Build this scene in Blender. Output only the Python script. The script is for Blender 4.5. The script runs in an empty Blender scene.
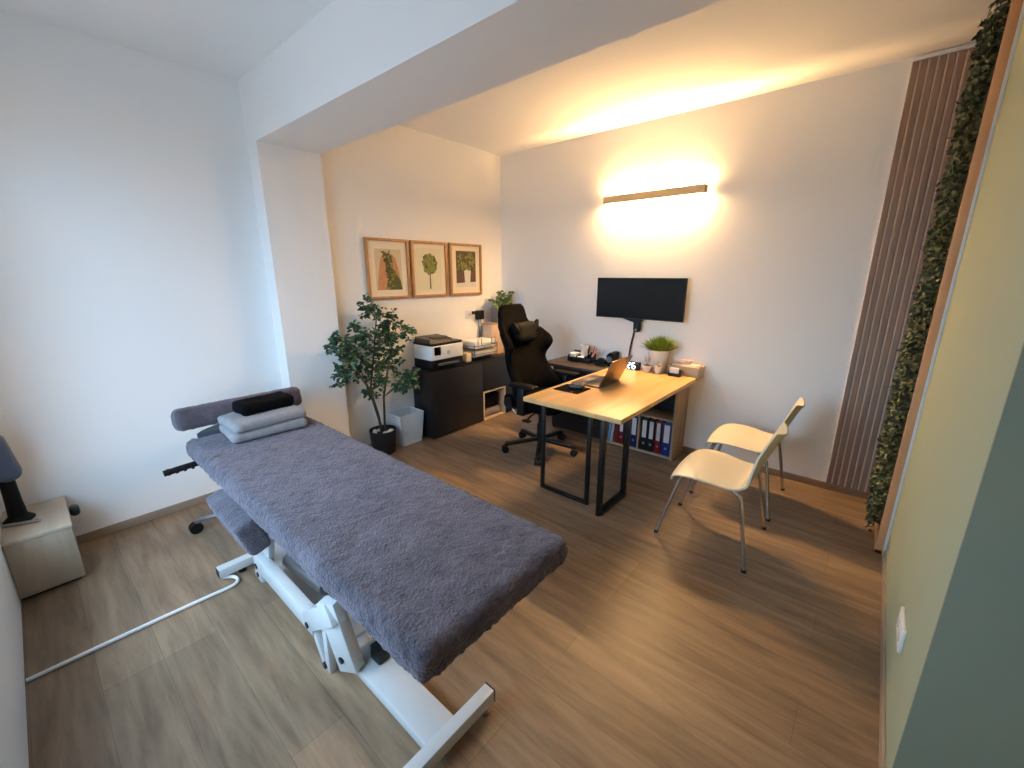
import bpy, bmesh, math, random
from mathutils import Vector, Matrix, noise
R = math.radians
random.seed(7)
SC = bpy.context.scene
COL = SC.collection
PI = math.pi

# ------------------------------------------------------------------ helpers
WM = {}

def s2l(c):
    return tuple(((v/255)/12.92 if v/255 <= .04045 else ((v/255+.055)/1.055)**2.4) for v in c)

def mat(name, rgb, rough=.6, metal=0., var=0., vscale=20., bump=0., bscale=200., emit=0., spec=.5, stretch=None, sheen=0., alpha=1., trans=0.):
    m = bpy.data.materials.new(name); m.use_nodes = True
    nt = m.node_tree; b = nt.nodes['Principled BSDF']
    col = s2l(rgb)
    b.inputs['Base Color'].default_value = (*col, 1)
    b.inputs['Roughness'].default_value = rough
    b.inputs['Metallic'].default_value = metal
    b.inputs['Specular IOR Level'].default_value = spec
    if sheen:
        b.inputs['Sheen Weight'].default_value = sheen; b.inputs['Sheen Roughness'].default_value = .5
    if alpha < 1: b.inputs['Alpha'].default_value = alpha
    if trans: b.inputs['Transmission Weight'].default_value = trans
    if emit:
        b.inputs['Emission Color'].default_value = (*col, 1); b.inputs['Emission Strength'].default_value = emit
    tc = nt.nodes.new('ShaderNodeTexCoord'); vec = tc.outputs['Object']
    if stretch:
        mp = nt.nodes.new('ShaderNodeMapping'); mp.inputs['Scale'].default_value = stretch
        nt.links.new(vec, mp.inputs['Vector']); vec = mp.outputs['Vector']
    if var:
        n = nt.nodes.new('ShaderNodeTexNoise'); n.inputs['Scale'].default_value = vscale; n.inputs['Detail'].default_value = 5
        nt.links.new(vec, n.inputs['Vector'])
        mr = nt.nodes.new('ShaderNodeMapRange'); mr.inputs['From Min'].default_value = .25; mr.inputs['From Max'].default_value = .75
        mr.inputs['To Min'].default_value = 1-var; mr.inputs['To Max'].default_value = 1+var
        nt.links.new(n.outputs['Fac'], mr.inputs['Value'])
        mx = nt.nodes.new('ShaderNodeMix'); mx.data_type = 'RGBA'; mx.blend_type = 'MULTIPLY'; mx.inputs['Factor'].default_value = 1
        mx.inputs['A'].default_value = (*col, 1); nt.links.new(mr.outputs['Result'], mx.inputs['B'])
        nt.links.new(mx.outputs['Result'], b.inputs['Base Color'])
    if bump:
        n2 = nt.nodes.new('ShaderNodeTexNoise'); n2.inputs['Scale'].default_value = bscale; n2.inputs['Detail'].default_value = 3
        nt.links.new(vec, n2.inputs['Vector'])
        bp = nt.nodes.new('ShaderNodeBump'); bp.inputs['Strength'].default_value = bump; bp.inputs['Distance'].default_value = .01
        nt.links.new(n2.outputs['Fac'], bp.inputs['Height']); nt.links.new(bp.outputs['Normal'], b.inputs['Normal'])
    return m

def wood(name, c1, c2, axis='x', scale=9., rough=.5, planks=None):
    """grain stretched along axis; planks=(length,width) adds staves"""
    m = bpy.data.materials.new(name); m.use_nodes = True
    nt = m.node_tree; b = nt.nodes['Principled BSDF']; b.inputs['Roughness'].default_value = rough
    tc = nt.nodes.new('ShaderNodeTexCoord'); mp = nt.nodes.new('ShaderNodeMapping')
    st = {'x': (.12, 1, 1), 'y': (1, .12, 1), 'z': (1, 1, .12)}[axis]
    mp.inputs['Scale'].default_value = st
    nt.links.new(tc.outputs['Object'], mp.inputs['Vector'])
    n = nt.nodes.new('ShaderNodeTexNoise'); n.inputs['Scale'].default_value = scale*2.2; n.inputs['Detail'].default_value = 8; n.inputs['Roughness'].default_value = .62
    n.inputs['Distortion'].default_value = .35
    nt.links.new(mp.outputs['Vector'], n.inputs['Vector'])
    cr = nt.nodes.new('ShaderNodeValToRGB')
    cr.color_ramp.elements[0].position = .3; cr.color_ramp.elements[0].color = (*s2l(c2), 1)
    cr.color_ramp.elements[1].position = .72; cr.color_ramp.elements[1].color = (*s2l(c1), 1)
    nt.links.new(n.outputs['Fac'], cr.inputs['Fac'])
    out = cr.outputs['Color']
    if planks:
        br = nt.nodes.new('ShaderNodeTexBrick')
        mp2 = nt.nodes.new('ShaderNodeMapping')
        if axis == 'y': mp2.inputs['Rotation'].default_value = (0, 0, R(90))
        nt.links.new(tc.outputs['Object'], mp2.inputs['Vector']); nt.links.new(mp2.outputs['Vector'], br.inputs['Vector'])
        br.inputs['Scale'].default_value = 1; br.inputs['Brick Width'].default_value = planks[0]; br.inputs['Row Height'].default_value = planks[1]
        br.inputs['Mortar Size'].default_value = planks[2]; br.inputs['Mortar Smooth'].default_value = .3
        br.offset = .37; br.offset_frequency = 3
        br.inputs['Color1'].default_value = (planks[3],)*3+(1,); br.inputs['Color2'].default_value = (planks[4],)*3+(1,)
        br.inputs['Mortar'].default_value = (planks[5],)*3+(1,)
        mx = nt.nodes.new('ShaderNodeMix'); mx.data_type = 'RGBA'; mx.blend_type = 'MULTIPLY'; mx.inputs['Factor'].default_value = 1
        nt.links.new(out, mx.inputs['A']); nt.links.new(br.outputs['Color'], mx.inputs['B']); out = mx.outputs['Result']
    nt.links.new(out, b.inputs['Base Color'])
    bp = nt.nodes.new('ShaderNodeBump'); bp.inputs['Strength'].default_value = .08; bp.inputs['Distance'].default_value = .01
    nt.links.new(n.outputs['Fac'], bp.inputs['Height']); nt.links.new(bp.outputs['Normal'], b.inputs['Normal'])
    return m

def bm_new(): return bmesh.new()

def box(bm, x0, x1, y0, y1, z0, z1, bev=0., seg=2, M=None, mi=0):
    r = bmesh.ops.create_cube(bm, size=1)
    vs = r['verts']
    T = Matrix.Translation(((x0+x1)/2, (y0+y1)/2, (z0+z1)/2)) @ Matrix.Diagonal((abs(x1-x0), abs(y1-y0), abs(z1-z0), 1))
    bmesh.ops.transform(bm, matrix=T, verts=vs)
    fs = list({f for v in vs for f in v.link_faces})
    for f in fs: f.material_index = mi
    if bev:
        es = list({e for v in vs for e in v.link_edges})
        rr = bmesh.ops.bevel(bm, geom=es, offset=bev, segments=seg, affect='EDGES', profile=.5)
        vs = list({v for f in rr['faces'] for v in f.verts} | {v for v in vs if v.is_valid})
    if M is not None:
        bmesh.ops.transform(bm, matrix=M, verts=[v for v in vs if v.is_valid])
    return vs

def about(p, axis, deg):
    return Matrix.Translation(p) @ Matrix.Rotation(R(deg), 4, axis) @ Matrix.Translation(-Vector(p))

def bar(bm, a, b, w, h, up=(0, 0, 1), bev=.003):
    """rectangular bar from a to b, w across, h along up"""
    a = Vector(a); b = Vector(b); d = (b-a); L = d.length; d.normalize()
    u = Vector(up); s = d.cross(u)
    if s.length < 1e-4: s = d.cross(Vector((1, 0, 0)))
    s.normalize(); u = s.cross(d)
    M = Matrix((( d.x, s.x, u.x, 0), (d.y, s.y, u.y, 0), (d.z, s.z, u.z, 0), (0, 0, 0, 1)))
    M = Matrix.Translation((a+b)/2) @ M
    box(bm, -L/2, L/2, -w/2, w/2, -h/2, h/2, bev, 2, M)

def cyl(bm, a, b, r, r2=None, n=20, cap=True):
    a = Vector(a); b = Vector(b); r2 = r if r2 is None else r2
    d = b-a; L = d.length
    q = Vector((0, 0, 1)).rotation_difference(d.normalized()).to_matrix().to_4x4()
    rr = bmesh.ops.create_cone(bm, cap_ends=cap, segments=n, radius1=r, radius2=r2, depth=L, matrix=Matrix.Translation((a+b)/2) @ q)
    return rr['verts']

def lathe(bm, prof, c, n=28, squash=1., axis=None):
    """prof = [(r,z)] around vertical axis through c"""
    rings = []
    for r, z in prof:
        if r < 1e-5: rings.append([bm.verts.new((c[0], c[1], c[2]+z))])
        else: rings.append([bm.verts.new((c[0]+r*math.cos(2*PI*i/n), c[1]+squash*r*math.sin(2*PI*i/n), c[2]+z)) for i in range(n)])
    for A, B in zip(rings, rings[1:]):
        for i in range(n):
            j = (i+1) % n
            if len(A) == 1 and len(B) == 1: continue
            if len(A) == 1: bm.faces.new((A[0], B[i], B[j]))
            elif len(B) == 1: bm.faces.new((A[i], A[j], B[0]))
            else: bm.faces.new((A[i], A[j], B[j], B[i]))

def tube(bm, pts, r, n=10, smooth=0, closed=False):
    P = [Vector(p) for p in pts]
    for _ in range(smooth):
        Q = [P[0]]
        for a, b in zip(P, P[1:]): Q += [a*.75+b*.25, a*.25+b*.75]
        Q.append(P[-1]); P = Q
    rings = []; prev = None
    for i, p in enumerate(P):
        d = (P[min(i+1, len(P)-1)]-P[max(i-1, 0)]).normalized()
        if prev is None:
            s = d.cross(Vector((0, 0, 1)))
            if s.length < .1: s = d.cross(Vector((1, 0, 0)))
        else: s = prev-d*prev.dot(d)
        s.normalize(); prev = s; u = d.cross(s)
        rad = r[i] if isinstance(r, (list, tuple)) else r
        rings.append([bm.verts.new(p+(s*math.cos(2*PI*k/n)+u*math.sin(2*PI*k/n))*rad) for k in range(n)])
    for A, B in zip(rings, rings[1:]):
        for i in range(n):
            j = (i+1) % n; bm.faces.new((A[i], A[j], B[j], B[i]))
    bm.faces.new(rings[0][::-1]); bm.faces.new(rings[-1])

def prism(bm, poly, axis, a, b, mi=0):
    """2-D outline swept along axis from a to b; poly in the other two axes in xyz order"""
    def P(p, t):
        return {'x': (t, p[0], p[1]), 'y': (p[0], t, p[1]), 'z': (p[0], p[1], t)}[axis]
    A = [bm.verts.new(P(p, a)) for p in poly]; B = [bm.verts.new(P(p, b)) for p in poly]
    n = len(poly); fs = [bm.faces.new(A), bm.faces.new(B[::-1])]
    for i in range(n): fs.append(bm.faces.new((A[i], B[i], B[(i+1) % n], A[(i+1) % n])))
    for f in fs: f.material_index = mi

def rbox(bm, c, size, r, res, M=None, amp=0., nscale=30., sag=None):
    """rounded soft box as a fine grid; amp = pile/lump noise along the normal"""
    h = [s/2 for s in size]
    n = [max(2, int(round(s/res))) for s in size]
    vd = {}
    def V(i, j, k):
        key = (i, j, k)
        if key in vd: return vd[key]
        p = Vector((-h[0]+size[0]*i/n[0], -h[1]+size[1]*j/n[1], -h[2]+size[2]*k/n[2]))
        q = Vector([max(-h[a]+r, min(h[a]-r, p[a])) for a in range(3)])
        d = p-q
        if d.length > 1e-9:
            d.normalize(); p = q+d*r
        else: d = Vector((0, 0, 0))
        if amp:
            w = p+Vector(c)
            p = p+d*amp*(noise.noise(w*nscale)+.6*noise.noise(w*nscale*2.7))
        if sag: p = sag(p)
        v = bm.verts.new(p); vd[key] = v; return v
    for a, b, cax in ((0, 1, 2), (1, 2, 0), (2, 0, 1)):
        for side in (0, n[cax]):
            for i in range(n[a]):
                for j in range(n[b]):
                    def K(ii, jj):
                        t = [0, 0, 0]; t[a] = ii; t[b] = jj; t[cax] = side; return V(*t)
                    q = [K(i, j), K(i+1, j), K(i+1, j+1), K(i, j+1)]
                    if side == 0: q.reverse()
                    bm.faces.new(q)
    T = Matrix.Translation(c) @ (M or Matrix.Identity(4))
    bmesh.ops.transform(bm, matrix=T, verts=list(vd.values()))

def sheet(bm, f, nu, nv, t):
    """thick surface from f(u,v)->Vector, u,v in 0..1"""
    P = [[f(i/nu, j/nv) for j in range(nv+1)] for i in range(nu+1)]
    N = [[None]*(nv+1) for _ in range(nu+1)]
    for i in range(nu+1):
        for j in range(nv+1):
            du = P[min(i+1, nu)][j]-P[max(i-1, 0)][j]; dv = P[i][min(j+1, nv)]-P[i][max(j-1, 0)]
            N[i][j] = du.cross(dv).normalized()
    tt = t if callable(t) else (lambda u, v: t)
    A = [[bm.verts.new(P[i][j]+N[i][j]*tt(i/nu, j/nv)/2) for j in range(nv+1)] for i in range(nu+1)]
    B = [[bm.verts.new(P[i][j]-N[i][j]*tt(i/nu, j/nv)/2) for j in range(nv+1)] for i in range(nu+1)]
    for i in range(nu):
        for j in range(nv):
            bm.faces.new((A[i][j], A[i+1][j], A[i+1][j+1], A[i][j+1]))
            bm.faces.new((B[i][j], B[i][j+1], B[i+1][j+1], B[i+1][j]))
    for i in range(nu):
        bm.faces.new((A[i][0], B[i][0], B[i+1][0], A[i+1][0])); bm.faces.new((A[i][nv], A[i+1][nv], B[i+1][nv], B[i][nv]))
    for j in range(nv):
        bm.faces.new((A[0][j], A[0][j+1], B[0][j+1], B[0][j])); bm.faces.new((A[nu][j], B[nu][j], B[nu][j+1], A[nu][j+1]))

def leaf(bm, p, d, n, L, w, fold=.25, mi=0):
    """small folded leaf from p along d, face normal near n"""
    d = d.normalized(); s = d.cross(n)
    if s.length < 1e-3: s = d.cross(Vector((.3, .5, .8)))
    s.normalize(); u = s.cross(d)
    a = bm.verts.new(p); e = bm.verts.new(p+d*L-u*L*.12)
    m1 = bm.verts.new(p+d*L*.35+s*w*.5+u*w*fold); m2 = bm.verts.new(p+d*L*.35-s*w*.5+u*w*fold)
    t1 = bm.verts.new(p+d*L*.75+s*w*.36+u*w*fold*.6); t2 = bm.verts.new(p+d*L*.75-s*w*.36+u*w*fold*.6)
    c = bm.verts.new(p+d*L*.55)
    for f in ((a, m1, c), (m1, t1, c), (t1, e, c), (e, t2, c), (t2, m2, c), (m2, a, c)):
        bm.faces.new(f).material_index = mi

def obj(name, bm, mats, parent=None, smooth=True, angle=35):
    me = bpy.data.meshes.new(name)
    bmesh.ops.recalc_face_normals(bm, faces=bm.faces)
    if parent is not None: bm.transform(WM[parent.name].inverted())
    bm.to_mesh(me); bm.free()
    o = bpy.data.objects.new(name, me); COL.objects.link(o)
    for m in (mats if isinstance(mats, (list, tuple)) else [mats]): me.materials.append(m)
    if smooth:
        me.polygons.foreach_set('use_smooth', [True]*len(me.polygons))
        try: me.set_sharp_from_angle(angle=R(angle))
        except Exception: pass
    if parent is not None:
        o.parent = parent; WM[o.name] = WM[parent.name]
    else: WM[o.name] = Matrix.Identity(4)
    return o

def leafobj(name, bm, mats, parent=None):
    """like obj() but keeps the faces flat and their winding"""
    return obj(name, bm, mats, parent, smooth=False)

def tag(o, label, cat, group=None, kind=None):
    o['label'] = label; o['category'] = cat
    if group: o['group'] = group
    if kind: o['kind'] = kind
    return o

def thing(name, label, cat, loc=(0, 0, 0), rotz=0., group=None):
    o = bpy.data.objects.new(name, None); COL.objects.link(o)
    o.empty_display_size = .05
    o.location = loc; o.rotation_euler = (0, 0, rotz)
    WM[o.name] = Matrix.Translation(loc) @ Matrix.Rotation(rotz, 4, 'Z')
    return tag(o, label, cat, group)

def single(name, bm, m, label, cat, group=None, smooth=True, base=None):
    o = obj(name, bm, m, None, smooth)
    if base:
        o.data.transform(Matrix.Translation(base).inverted()); o.location = base
    return tag(o, label, cat, group)

def struct(name, bm, m, parent=None, smooth=False):
    o = obj(name, bm, m, parent, smooth)
    if parent is None: o['kind'] = 'structure'
    return o

def dup(root, loc, rotz, label, group=None):
    r = root.copy(); COL.objects.link(r); r.location = loc; r.rotation_euler = (0, 0, rotz)
    r['label'] = label
    if group: r['group'] = group
    for ch in list(root.children):
        c = ch.copy(); COL.objects.link(c); c.parent = r
        for g in ch.children:
            d = g.copy(); COL.objects.link(d); d.parent = c
    return r

# ------------------------------------------------------------------ materials
WHITE = mat('white_paint', (246, 244, 241), .85, bump=.03, bscale=120)
CEILW = mat('ceiling_paint', (246, 244, 241), .9)
GREEN = mat('sage_green_paint', (166, 174, 146), .8, bump=.04, bscale=150)
GREEN_DAY = mat('sage_green_daylit', (135, 142, 122), .8, bump=.04, bscale=150)  # same sage paint again; its tone in the window light put into the colour
FLOOR = wood('oak_vinyl', (162, 136, 108), (112, 89, 68), 'x', 8.5, .42, planks=(1.22, .183, .0013, .84, 1.10, .6))
BASEB = wood('baseboard_oak', (150, 126, 102), (124, 102, 82), 'x', 8, .5)
BASEBY = wood('baseboard_oak_side', (168, 150, 130), (142, 124, 106), 'y', 8, .5)
TERRY = None
WMET = mat('white_enamel', (192, 195, 195), .32, .0)
CHROME = mat('chrome', (205, 205, 205), .16, 1.)
GREYM = mat('grey_metal', (150, 152, 156), .35, .9)
BLKM = mat('black_metal', (12, 12, 13), .4, .1)
BLKP = mat('black_plastic', (10, 10, 12), .42, spec=.4)
BLKF = mat('black_fabric', (5, 5, 6), .95, bump=.15, bscale=500, spec=.12)
BLKL = mat('black_leatherette', (5, 5, 6), .65, bump=.06, bscale=300, spec=.2)
ANTH = mat('anthracite_board', (28, 27, 29), .45)
DARKW = wood('dark_walnut_board', (60, 50, 42), (42, 34, 29), 'x', 9, .45)
OAKTOP = wood('solid_beech_top', (224, 182, 120), (200, 152, 92), 'y', 4.5, .38, planks=(.42, .062, .0004, .90, 1.08, .86))
LOAK = wood('light_oak_board', (190, 164, 134), (160, 134, 106), 'z', 6, .55)
GOAK = wood('grey_oak_board', (188, 172, 150), (160, 144, 124), 'z', 6, .55)
GOAKX = wood('grey_oak_board_flat', (204, 188, 166), (178, 162, 142), 'x', 6, .55)
LOAKX = wood('light_oak_board_flat', (206, 182, 150), (178, 152, 120), 'x', 6, .55)
FRAMEW = wood('picture_frame_oak', (196, 148, 96), (164, 116, 70), 'z', 9, .5)
SLATW = wood('thermo_wood_slats', (168, 141, 122), (138, 113, 97), 'z', 9, .65)
SLATB = mat('slat_backing', (232, 208, 184), .8)
EDGEW = wood('moss_frame_wood', (222, 168, 122), (198, 144, 102), 'z', 8, .5)
CREAM = mat('cream_lacquered_shell', (214, 204, 178), .38)
GREYT = mat('light_grey_towel', (134, 131, 132), .95, var=.16, vscale=40, bump=.5, bscale=220, sheen=.2)
BLKT = mat('black_towel', (6, 6, 9), .95, spec=.1, bump=.35, bscale=350)
PAPER = mat('paper_white', (236, 234, 230), .8)
PAPERG = mat('paper_grey', (196, 194, 190), .8)
PLAW = mat('white_plastic', (232, 232, 230), .4)
CERW = mat('white_ceramic', (232, 228, 220), .35)
SCREEN = mat('screen_glass', (7, 7, 9), .2, spec=.35)
SOIL = mat('dark_soil', (40, 32, 26), .95, bump=.5, bscale=150)
STONE = mat('white_stone', (232, 230, 226), .6)
LEAFD = mat('dark_green_leaf', (36, 68, 46), .42, var=.35, vscale=14)
LEAFD2 = mat('mid_green_leaf', (76, 112, 74), .4, var=.3, vscale=14)
LEAFG = mat('grass_green_leaf', (116, 138, 52), .5, var=.3, vscale=25)
LEAFM = mat('ivy_leaf', (54, 66, 40), .55, var=.4, vscale=12)
LEAFM2 = mat('ivy_leaf_pale', (108, 112, 76), .6, var=.3, vscale=12)
LEAFP = mat('pothos_leaf', (76, 100, 48), .45, var=.35, vscale=20)
BARK = mat('bark', (74, 60, 48), .8, var=.2)
POTD = mat('charcoal_pot', (34, 36, 42), .55)
BINW = mat('bin_mesh_white', (225, 229, 232), .5)
RED = mat('binder_red', (138, 24, 30), .5)
MAROON = mat('binder_maroon', (108, 22, 30), .55)
BLUE = mat('binder_blue', (24, 52, 132), .5)
DBLUE = mat('binder_dark_blue', (20, 30, 84), .5)
LBLUE = mat('folder_light_blue', (120, 160, 204), .5)
BINDB = mat('binder_black', (14, 15, 17), .6)
BRONZE = mat('bronze_lamp_body', (246, 210, 156), .5)
ALU = mat('laptop_aluminium', (122, 106, 94), .34, .8)
GREYPL = mat('grey_planter', (112, 108, 106), .7)
YELLOW = mat('yellow_card', (232, 214, 170), .8)
ORANGE = mat('orange_plastic', (228, 92, 54), .5)
PINK = mat('pink_paper', (232, 196, 184), .8)
NAVY = mat('navy_plastic', (60, 74, 96), .5)
GLASS = mat('window_glass', (255, 255, 255), .0, alpha=.12)

def terry():
    m = bpy.data.materials.new('lavender_grey_terry'); m.use_nodes = True
    nt = m.node_tree; b = nt.nodes['Principled BSDF']; L = nt.links
    b.inputs['Roughness'].default_value = .95; b.inputs['Sheen Weight'].default_value = .45; b.inputs['Sheen Roughness'].default_value = .55
    b.inputs['Sheen Tint'].default_value = (*s2l((196, 192, 206)), 1); b.inputs['Specular IOR Level'].default_value = .1
    tc = nt.nodes.new('ShaderNodeTexCoord')
    n = nt.nodes.new('ShaderNodeTexNoise'); n.inputs['Scale'].default_value = 9; n.inputs['Detail'].default_value = 7; n.inputs['Roughness'].default_value = .68
    n3 = nt.nodes.new('ShaderNodeTexNoise'); n3.inputs['Scale'].default_value = 110; n3.inputs['Detail'].default_value = 3
    L.new(tc.outputs['Object'], n.inputs['Vector']); L.new(tc.outputs['Object'], n3.inputs['Vector'])
    cr = nt.nodes.new('ShaderNodeValToRGB')
    cr.color_ramp.elements[0].position = .36; cr.color_ramp.elements[0].color = (*s2l((62, 58, 62)), 1)
    cr.color_ramp.elements[1].position = .64; cr.color_ramp.elements[1].color = (*s2l((97, 90, 97)), 1)
    ad = nt.nodes.new('ShaderNodeMath'); ad.operation = 'MULTIPLY_ADD'; ad.inputs[1].default_value = .74
    sb = nt.nodes.new('ShaderNodeMath'); sb.operation = 'MULTIPLY'; sb.inputs[1].default_value = .26
    L.new(n.outputs['Fac'], ad.inputs[0]); L.new(n3.outputs['Fac'], sb.inputs[0]); L.new(sb.outputs[0], ad.inputs[2])
    L.new(ad.outputs[0], cr.inputs['Fac']); L.new(cr.outputs['Color'], b.inputs['Base Color'])
    v = nt.nodes.new('ShaderNodeTexVoronoi'); v.inputs['Scale'].default_value = 120
    L.new(tc.outputs['Object'], v.inputs['Vector'])
    bp = nt.nodes.new('ShaderNodeBump'); bp.inputs['Strength'].default_value = .55; bp.inputs['Distance'].default_value = .007
    m2 = nt.nodes.new('ShaderNodeMath'); m2.operation = 'ADD'
    L.new(v.outputs['Distance'], m2.inputs[0]); L.new(n3.outputs['Fac'], m2.inputs[1]); L.new(m2.outputs[0], bp.inputs['Height'])
    L.new(bp.outputs['Normal'], b.inputs['Normal'])
    return m
TERRY = terry()

# ------------------------------------------------------------------ room
H = 2.7; XR = 3.443; XP = -.05; YW = -3.85; YC = -2.2; XE = 4.9; YB = -4.5
b = bm_new(); box(b, -.4, XE+.2, YB-.2, .2, -.1, 0); struct('floor', b, FLOOR)
b = bm_new(); box(b, -.4, XE+.2, YB-.2, .2, H, H+.1); struct('ceiling', b, CEILW)
b = bm_new(); box(b, -.4, XR+.2, 0, .15, 0, H); struct('wall_back', b, WHITE)
b = bm_new(); box(b, XP-.15, XP, -2.2, 0, 0, H); struct('wall_picture', b, WHITE)
b = bm_new(); box(b, -.113-.15, -.113, YW, -2.401, 0, H); struct('wall_left', b, WHITE)
b = bm_new(); box(b, -.25, .038, -2.401, -1.988, 0, 2.332); struct('pillar', b, WHITE)
b = bm_new(); box(b, -.25, XR+.05, -2.401, -1.988, 2.332, H); box(b, XR+.05, XE, -2.401, -2.2001, 2.332, H); struct('beam', b, WHITE)
b = bm_new(); box(b, XR, XR+.15, YC+.01, 0, 0, H); struct('wall_right', b, GREEN)
b = bm_new(); box(b, XR, XE, YC, YC+.15, 0, H); struct('wall_return', b, GREEN_DAY)
b = bm_new(); box(b, XE, XE+.15, YW, YC, 0, H); struct('wall_far_right', b, WHITE)
# window wall with a wide glazed terrace door behind the camera
WX0, WX1, WZ0, WZ1 = .40, 2.45, .42, 2.3
b = bm_new()
box(b, -.263, WX0, YW-.22, YW, 0, H); box(b, WX1, XE, YW-.22, YW, 0, H)
box(b, WX0, WX1, YW-.22, YW, WZ1, H); box(b, WX0, WX1, YW-.22, YW, 0, WZ0)
struct('wall_window', b, WHITE)
b = bm_new()
for x in (WX0, (WX0+WX1)/2-.03, WX1-.07): box(b, x, x+.07, YW-.14, YW-.07, WZ0, WZ1, .004)
for z in (WZ0, WZ1-.07): box(b, WX0, WX1, YW-.14, YW-.07, z, z+.07, .004)
w1 = struct('window_1', b, WMET)
b = bm_new(); box(b, WX0+.06, WX1-.06, YW-.108, YW-.102, WZ0+.06, WZ1-.06); struct('window_pane', b, GLASS, w1)
# baseboards (lower strips of oak, 6 cm)
bh = .05
b = bm_new(); box(b, XP, XR, -.012, 0, 0, bh, .002); struct('baseboard_back', b, BASEB)
b = bm_new(); box(b, XR-.01, XR, YC+.012, -.75, 0, bh, .002); struct('baseboard_right', b, BASEBY)
b = bm_new(); box(b, XR-.01, XE, YC-.012, YC, 0, bh, .002); struct('baseboard_return', b, BASEB)
b = bm_new(); box(b, -.113, -.101, YW, -2.413, 0, bh, .002); struct('baseboard_left', b, BASEBY)
b = bm_new(); box(b, -.113, .05, -2.413, -2.401, 0, bh, .002); box(b, .038, .05, -2.401, -1.988, 0, bh, .002); struct('baseboard_pillar', b, BASEBY)
b = bm_new(); box(b, XP, XP+.012, -1.988, -.012, 0, bh, .002); struct('baseboard_picture', b, BASEBY)

# ------------------------------------------------------------------ wall lamp
lamp = thing('wall_lamp', 'slim bronze bar wall lamp glowing warm above and below over the monitor', 'lamp', (1.645, -.045, 2.135))
b = bm_new(); box(b, 1.222, 2.07, -.085, -.05, 2.102, 2.163, .004); obj('lamp_body', b, BRONZE, lamp)
for x in (1.222, 2.062):
    b = bm_new(); box(b, x, x+.008, -.087, -.01, 2.1015, 2.1632, .002); obj('end_cap', b, BRONZE, lamp)
b = bm_new(); box(b, 1.4, 1.9, -.012, 0, 2.118, 2.148, .002); box(b, 1.6, 1.68, -.06, -.01, 2.125, 2.141, .002); obj('wall_mount', b, BLKM, lamp)
LAMPU = mat('lamp_led_upper', (255, 205, 138), .5, emit=300.)
LAMPD = mat('lamp_led_lower', (255, 205, 138), .5, emit=610.)
for z0, z1, m_ in ((2.1632, 2.166, LAMPU), (2.099, 2.1018, LAMPD)):
    b = bm_new(); box(b, 1.232, 2.06, -.034, -.012, z0, z1); obj('led_diffuser', b, m_, lamp, smooth=False)

# the narrow wall-side slots of the lamp: lensed LED lines throwing a thin wash straight up and down
for zz, rx in ((2.165, 180), (2.100, 0)):
    ld = bpy.data.lights.new('lamp_slot', 'AREA'); ld.shape = 'RECTANGLE'; ld.size = .82; ld.size_y = .02; ld.spread = R(22); ld.energy = 1.5; ld.color = (1, .72, .4)
    lo = bpy.data.objects.new('lamp_slot', ld); COL.objects.link(lo); lo.location = (1.645, -.028, zz); lo.rotation_euler = (R(rx), 0, 0)
# ------------------------------------------------------------------ slat panel and moss wall
sp = thing('slat_panel', 'brown vertical wood slat panel on the back wall in the right corner', 'wall panel', (3.25, -.01, bh))
b = bm_new(); box(b, 3.111, 3.40, -.008, 0, bh+.001, 2.67); obj('backing', b, SLATB, sp)
b = bm_new()
for i in range(8):
    x = 3.111+i*.0372
    box(b, x, x+.0285, -.014, -.0078, bh+.002, 2.672, .002, 1)
obj('slats', b, SLATW, sp)
b = bm_new(); box(b, 3.108, 3.40, -.026, 0, 2.674, 2.694, .002); obj('top_strip', b, PLAW, sp)

mw = thing('moss_wall', 'tall green ivy wall in a thin orange wood frame on the right wall', 'plant wall', (XR, -.37, .02))
y0, y1 = -.73, -.03
b = bm_new()
box(b, XR-.045, XR-.012, y0, y0+.02, .01, 2.68, .002); box(b, XR-.045, XR-.012, y1-.02, y1, .01, 2.68, .002)
box(b, XR-.045, XR-.012, y0, y1, 2.66, 2.68, .002); box(b, XR-.045, XR-.012, y0, y1, .01, .03, .002)
obj('wood_frame', b, EDGEW, mw)
b = bm_new(); box(b, XR-.0118, XR, y0-.003, y1, .005, 2.685, .001); obj('white_backing', b, PLAW, mw)
b = bm_new(); box(b, XR-.03, XR-.012, y0+.021, y1-.021, .031, 2.66); obj('moss_base', b, LEAFM, mw)
b = bm_new()
for i in range(6500):
    y = random.uniform(y0+.03, y1-.03); z = random.uniform(.1, 2.64)
    lump = .5+.5*noise.noise(Vector((0, y*6, z*5)))
    dep = random.uniform(.0, .05)+.035*lump*random.random()
    p = Vector((XR-.03-dep, y, z))
    d = Vector((-random.uniform(.2, 1), random.uniform(-1, 1), random.uniform(-1, .8)))
    nn = Vector((-1, random.uniform(-.8, .8), random.uniform(-.3, 1)))
    s = random.uniform(.016, .036)
    leaf(b, p, d, nn, s, s*.75, .2, 1 if random.random() < .35 else 0)
leafobj('ivy_foliage', b, [LEAFM, LEAFM2], mw)

# double socket low on the right wall
so = thing('wall_socket', 'white double wall socket low on the green right wall', 'socket', (XR, -1.8, .32))
b = bm_new(); box(b, XR-.011, XR, -1.875, -1.725, .275, .36, .003); obj('plate', b, PLAW, so)
for yy in (-1.838, -1.762):
    b = bm_new(); cyl(b, (XR-.0135, yy, .3175), (XR-.011, yy, .3175), .02, n=20); obj('socket_insert', b, mat('socket_grey', (205, 205, 203), .5), so)

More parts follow.
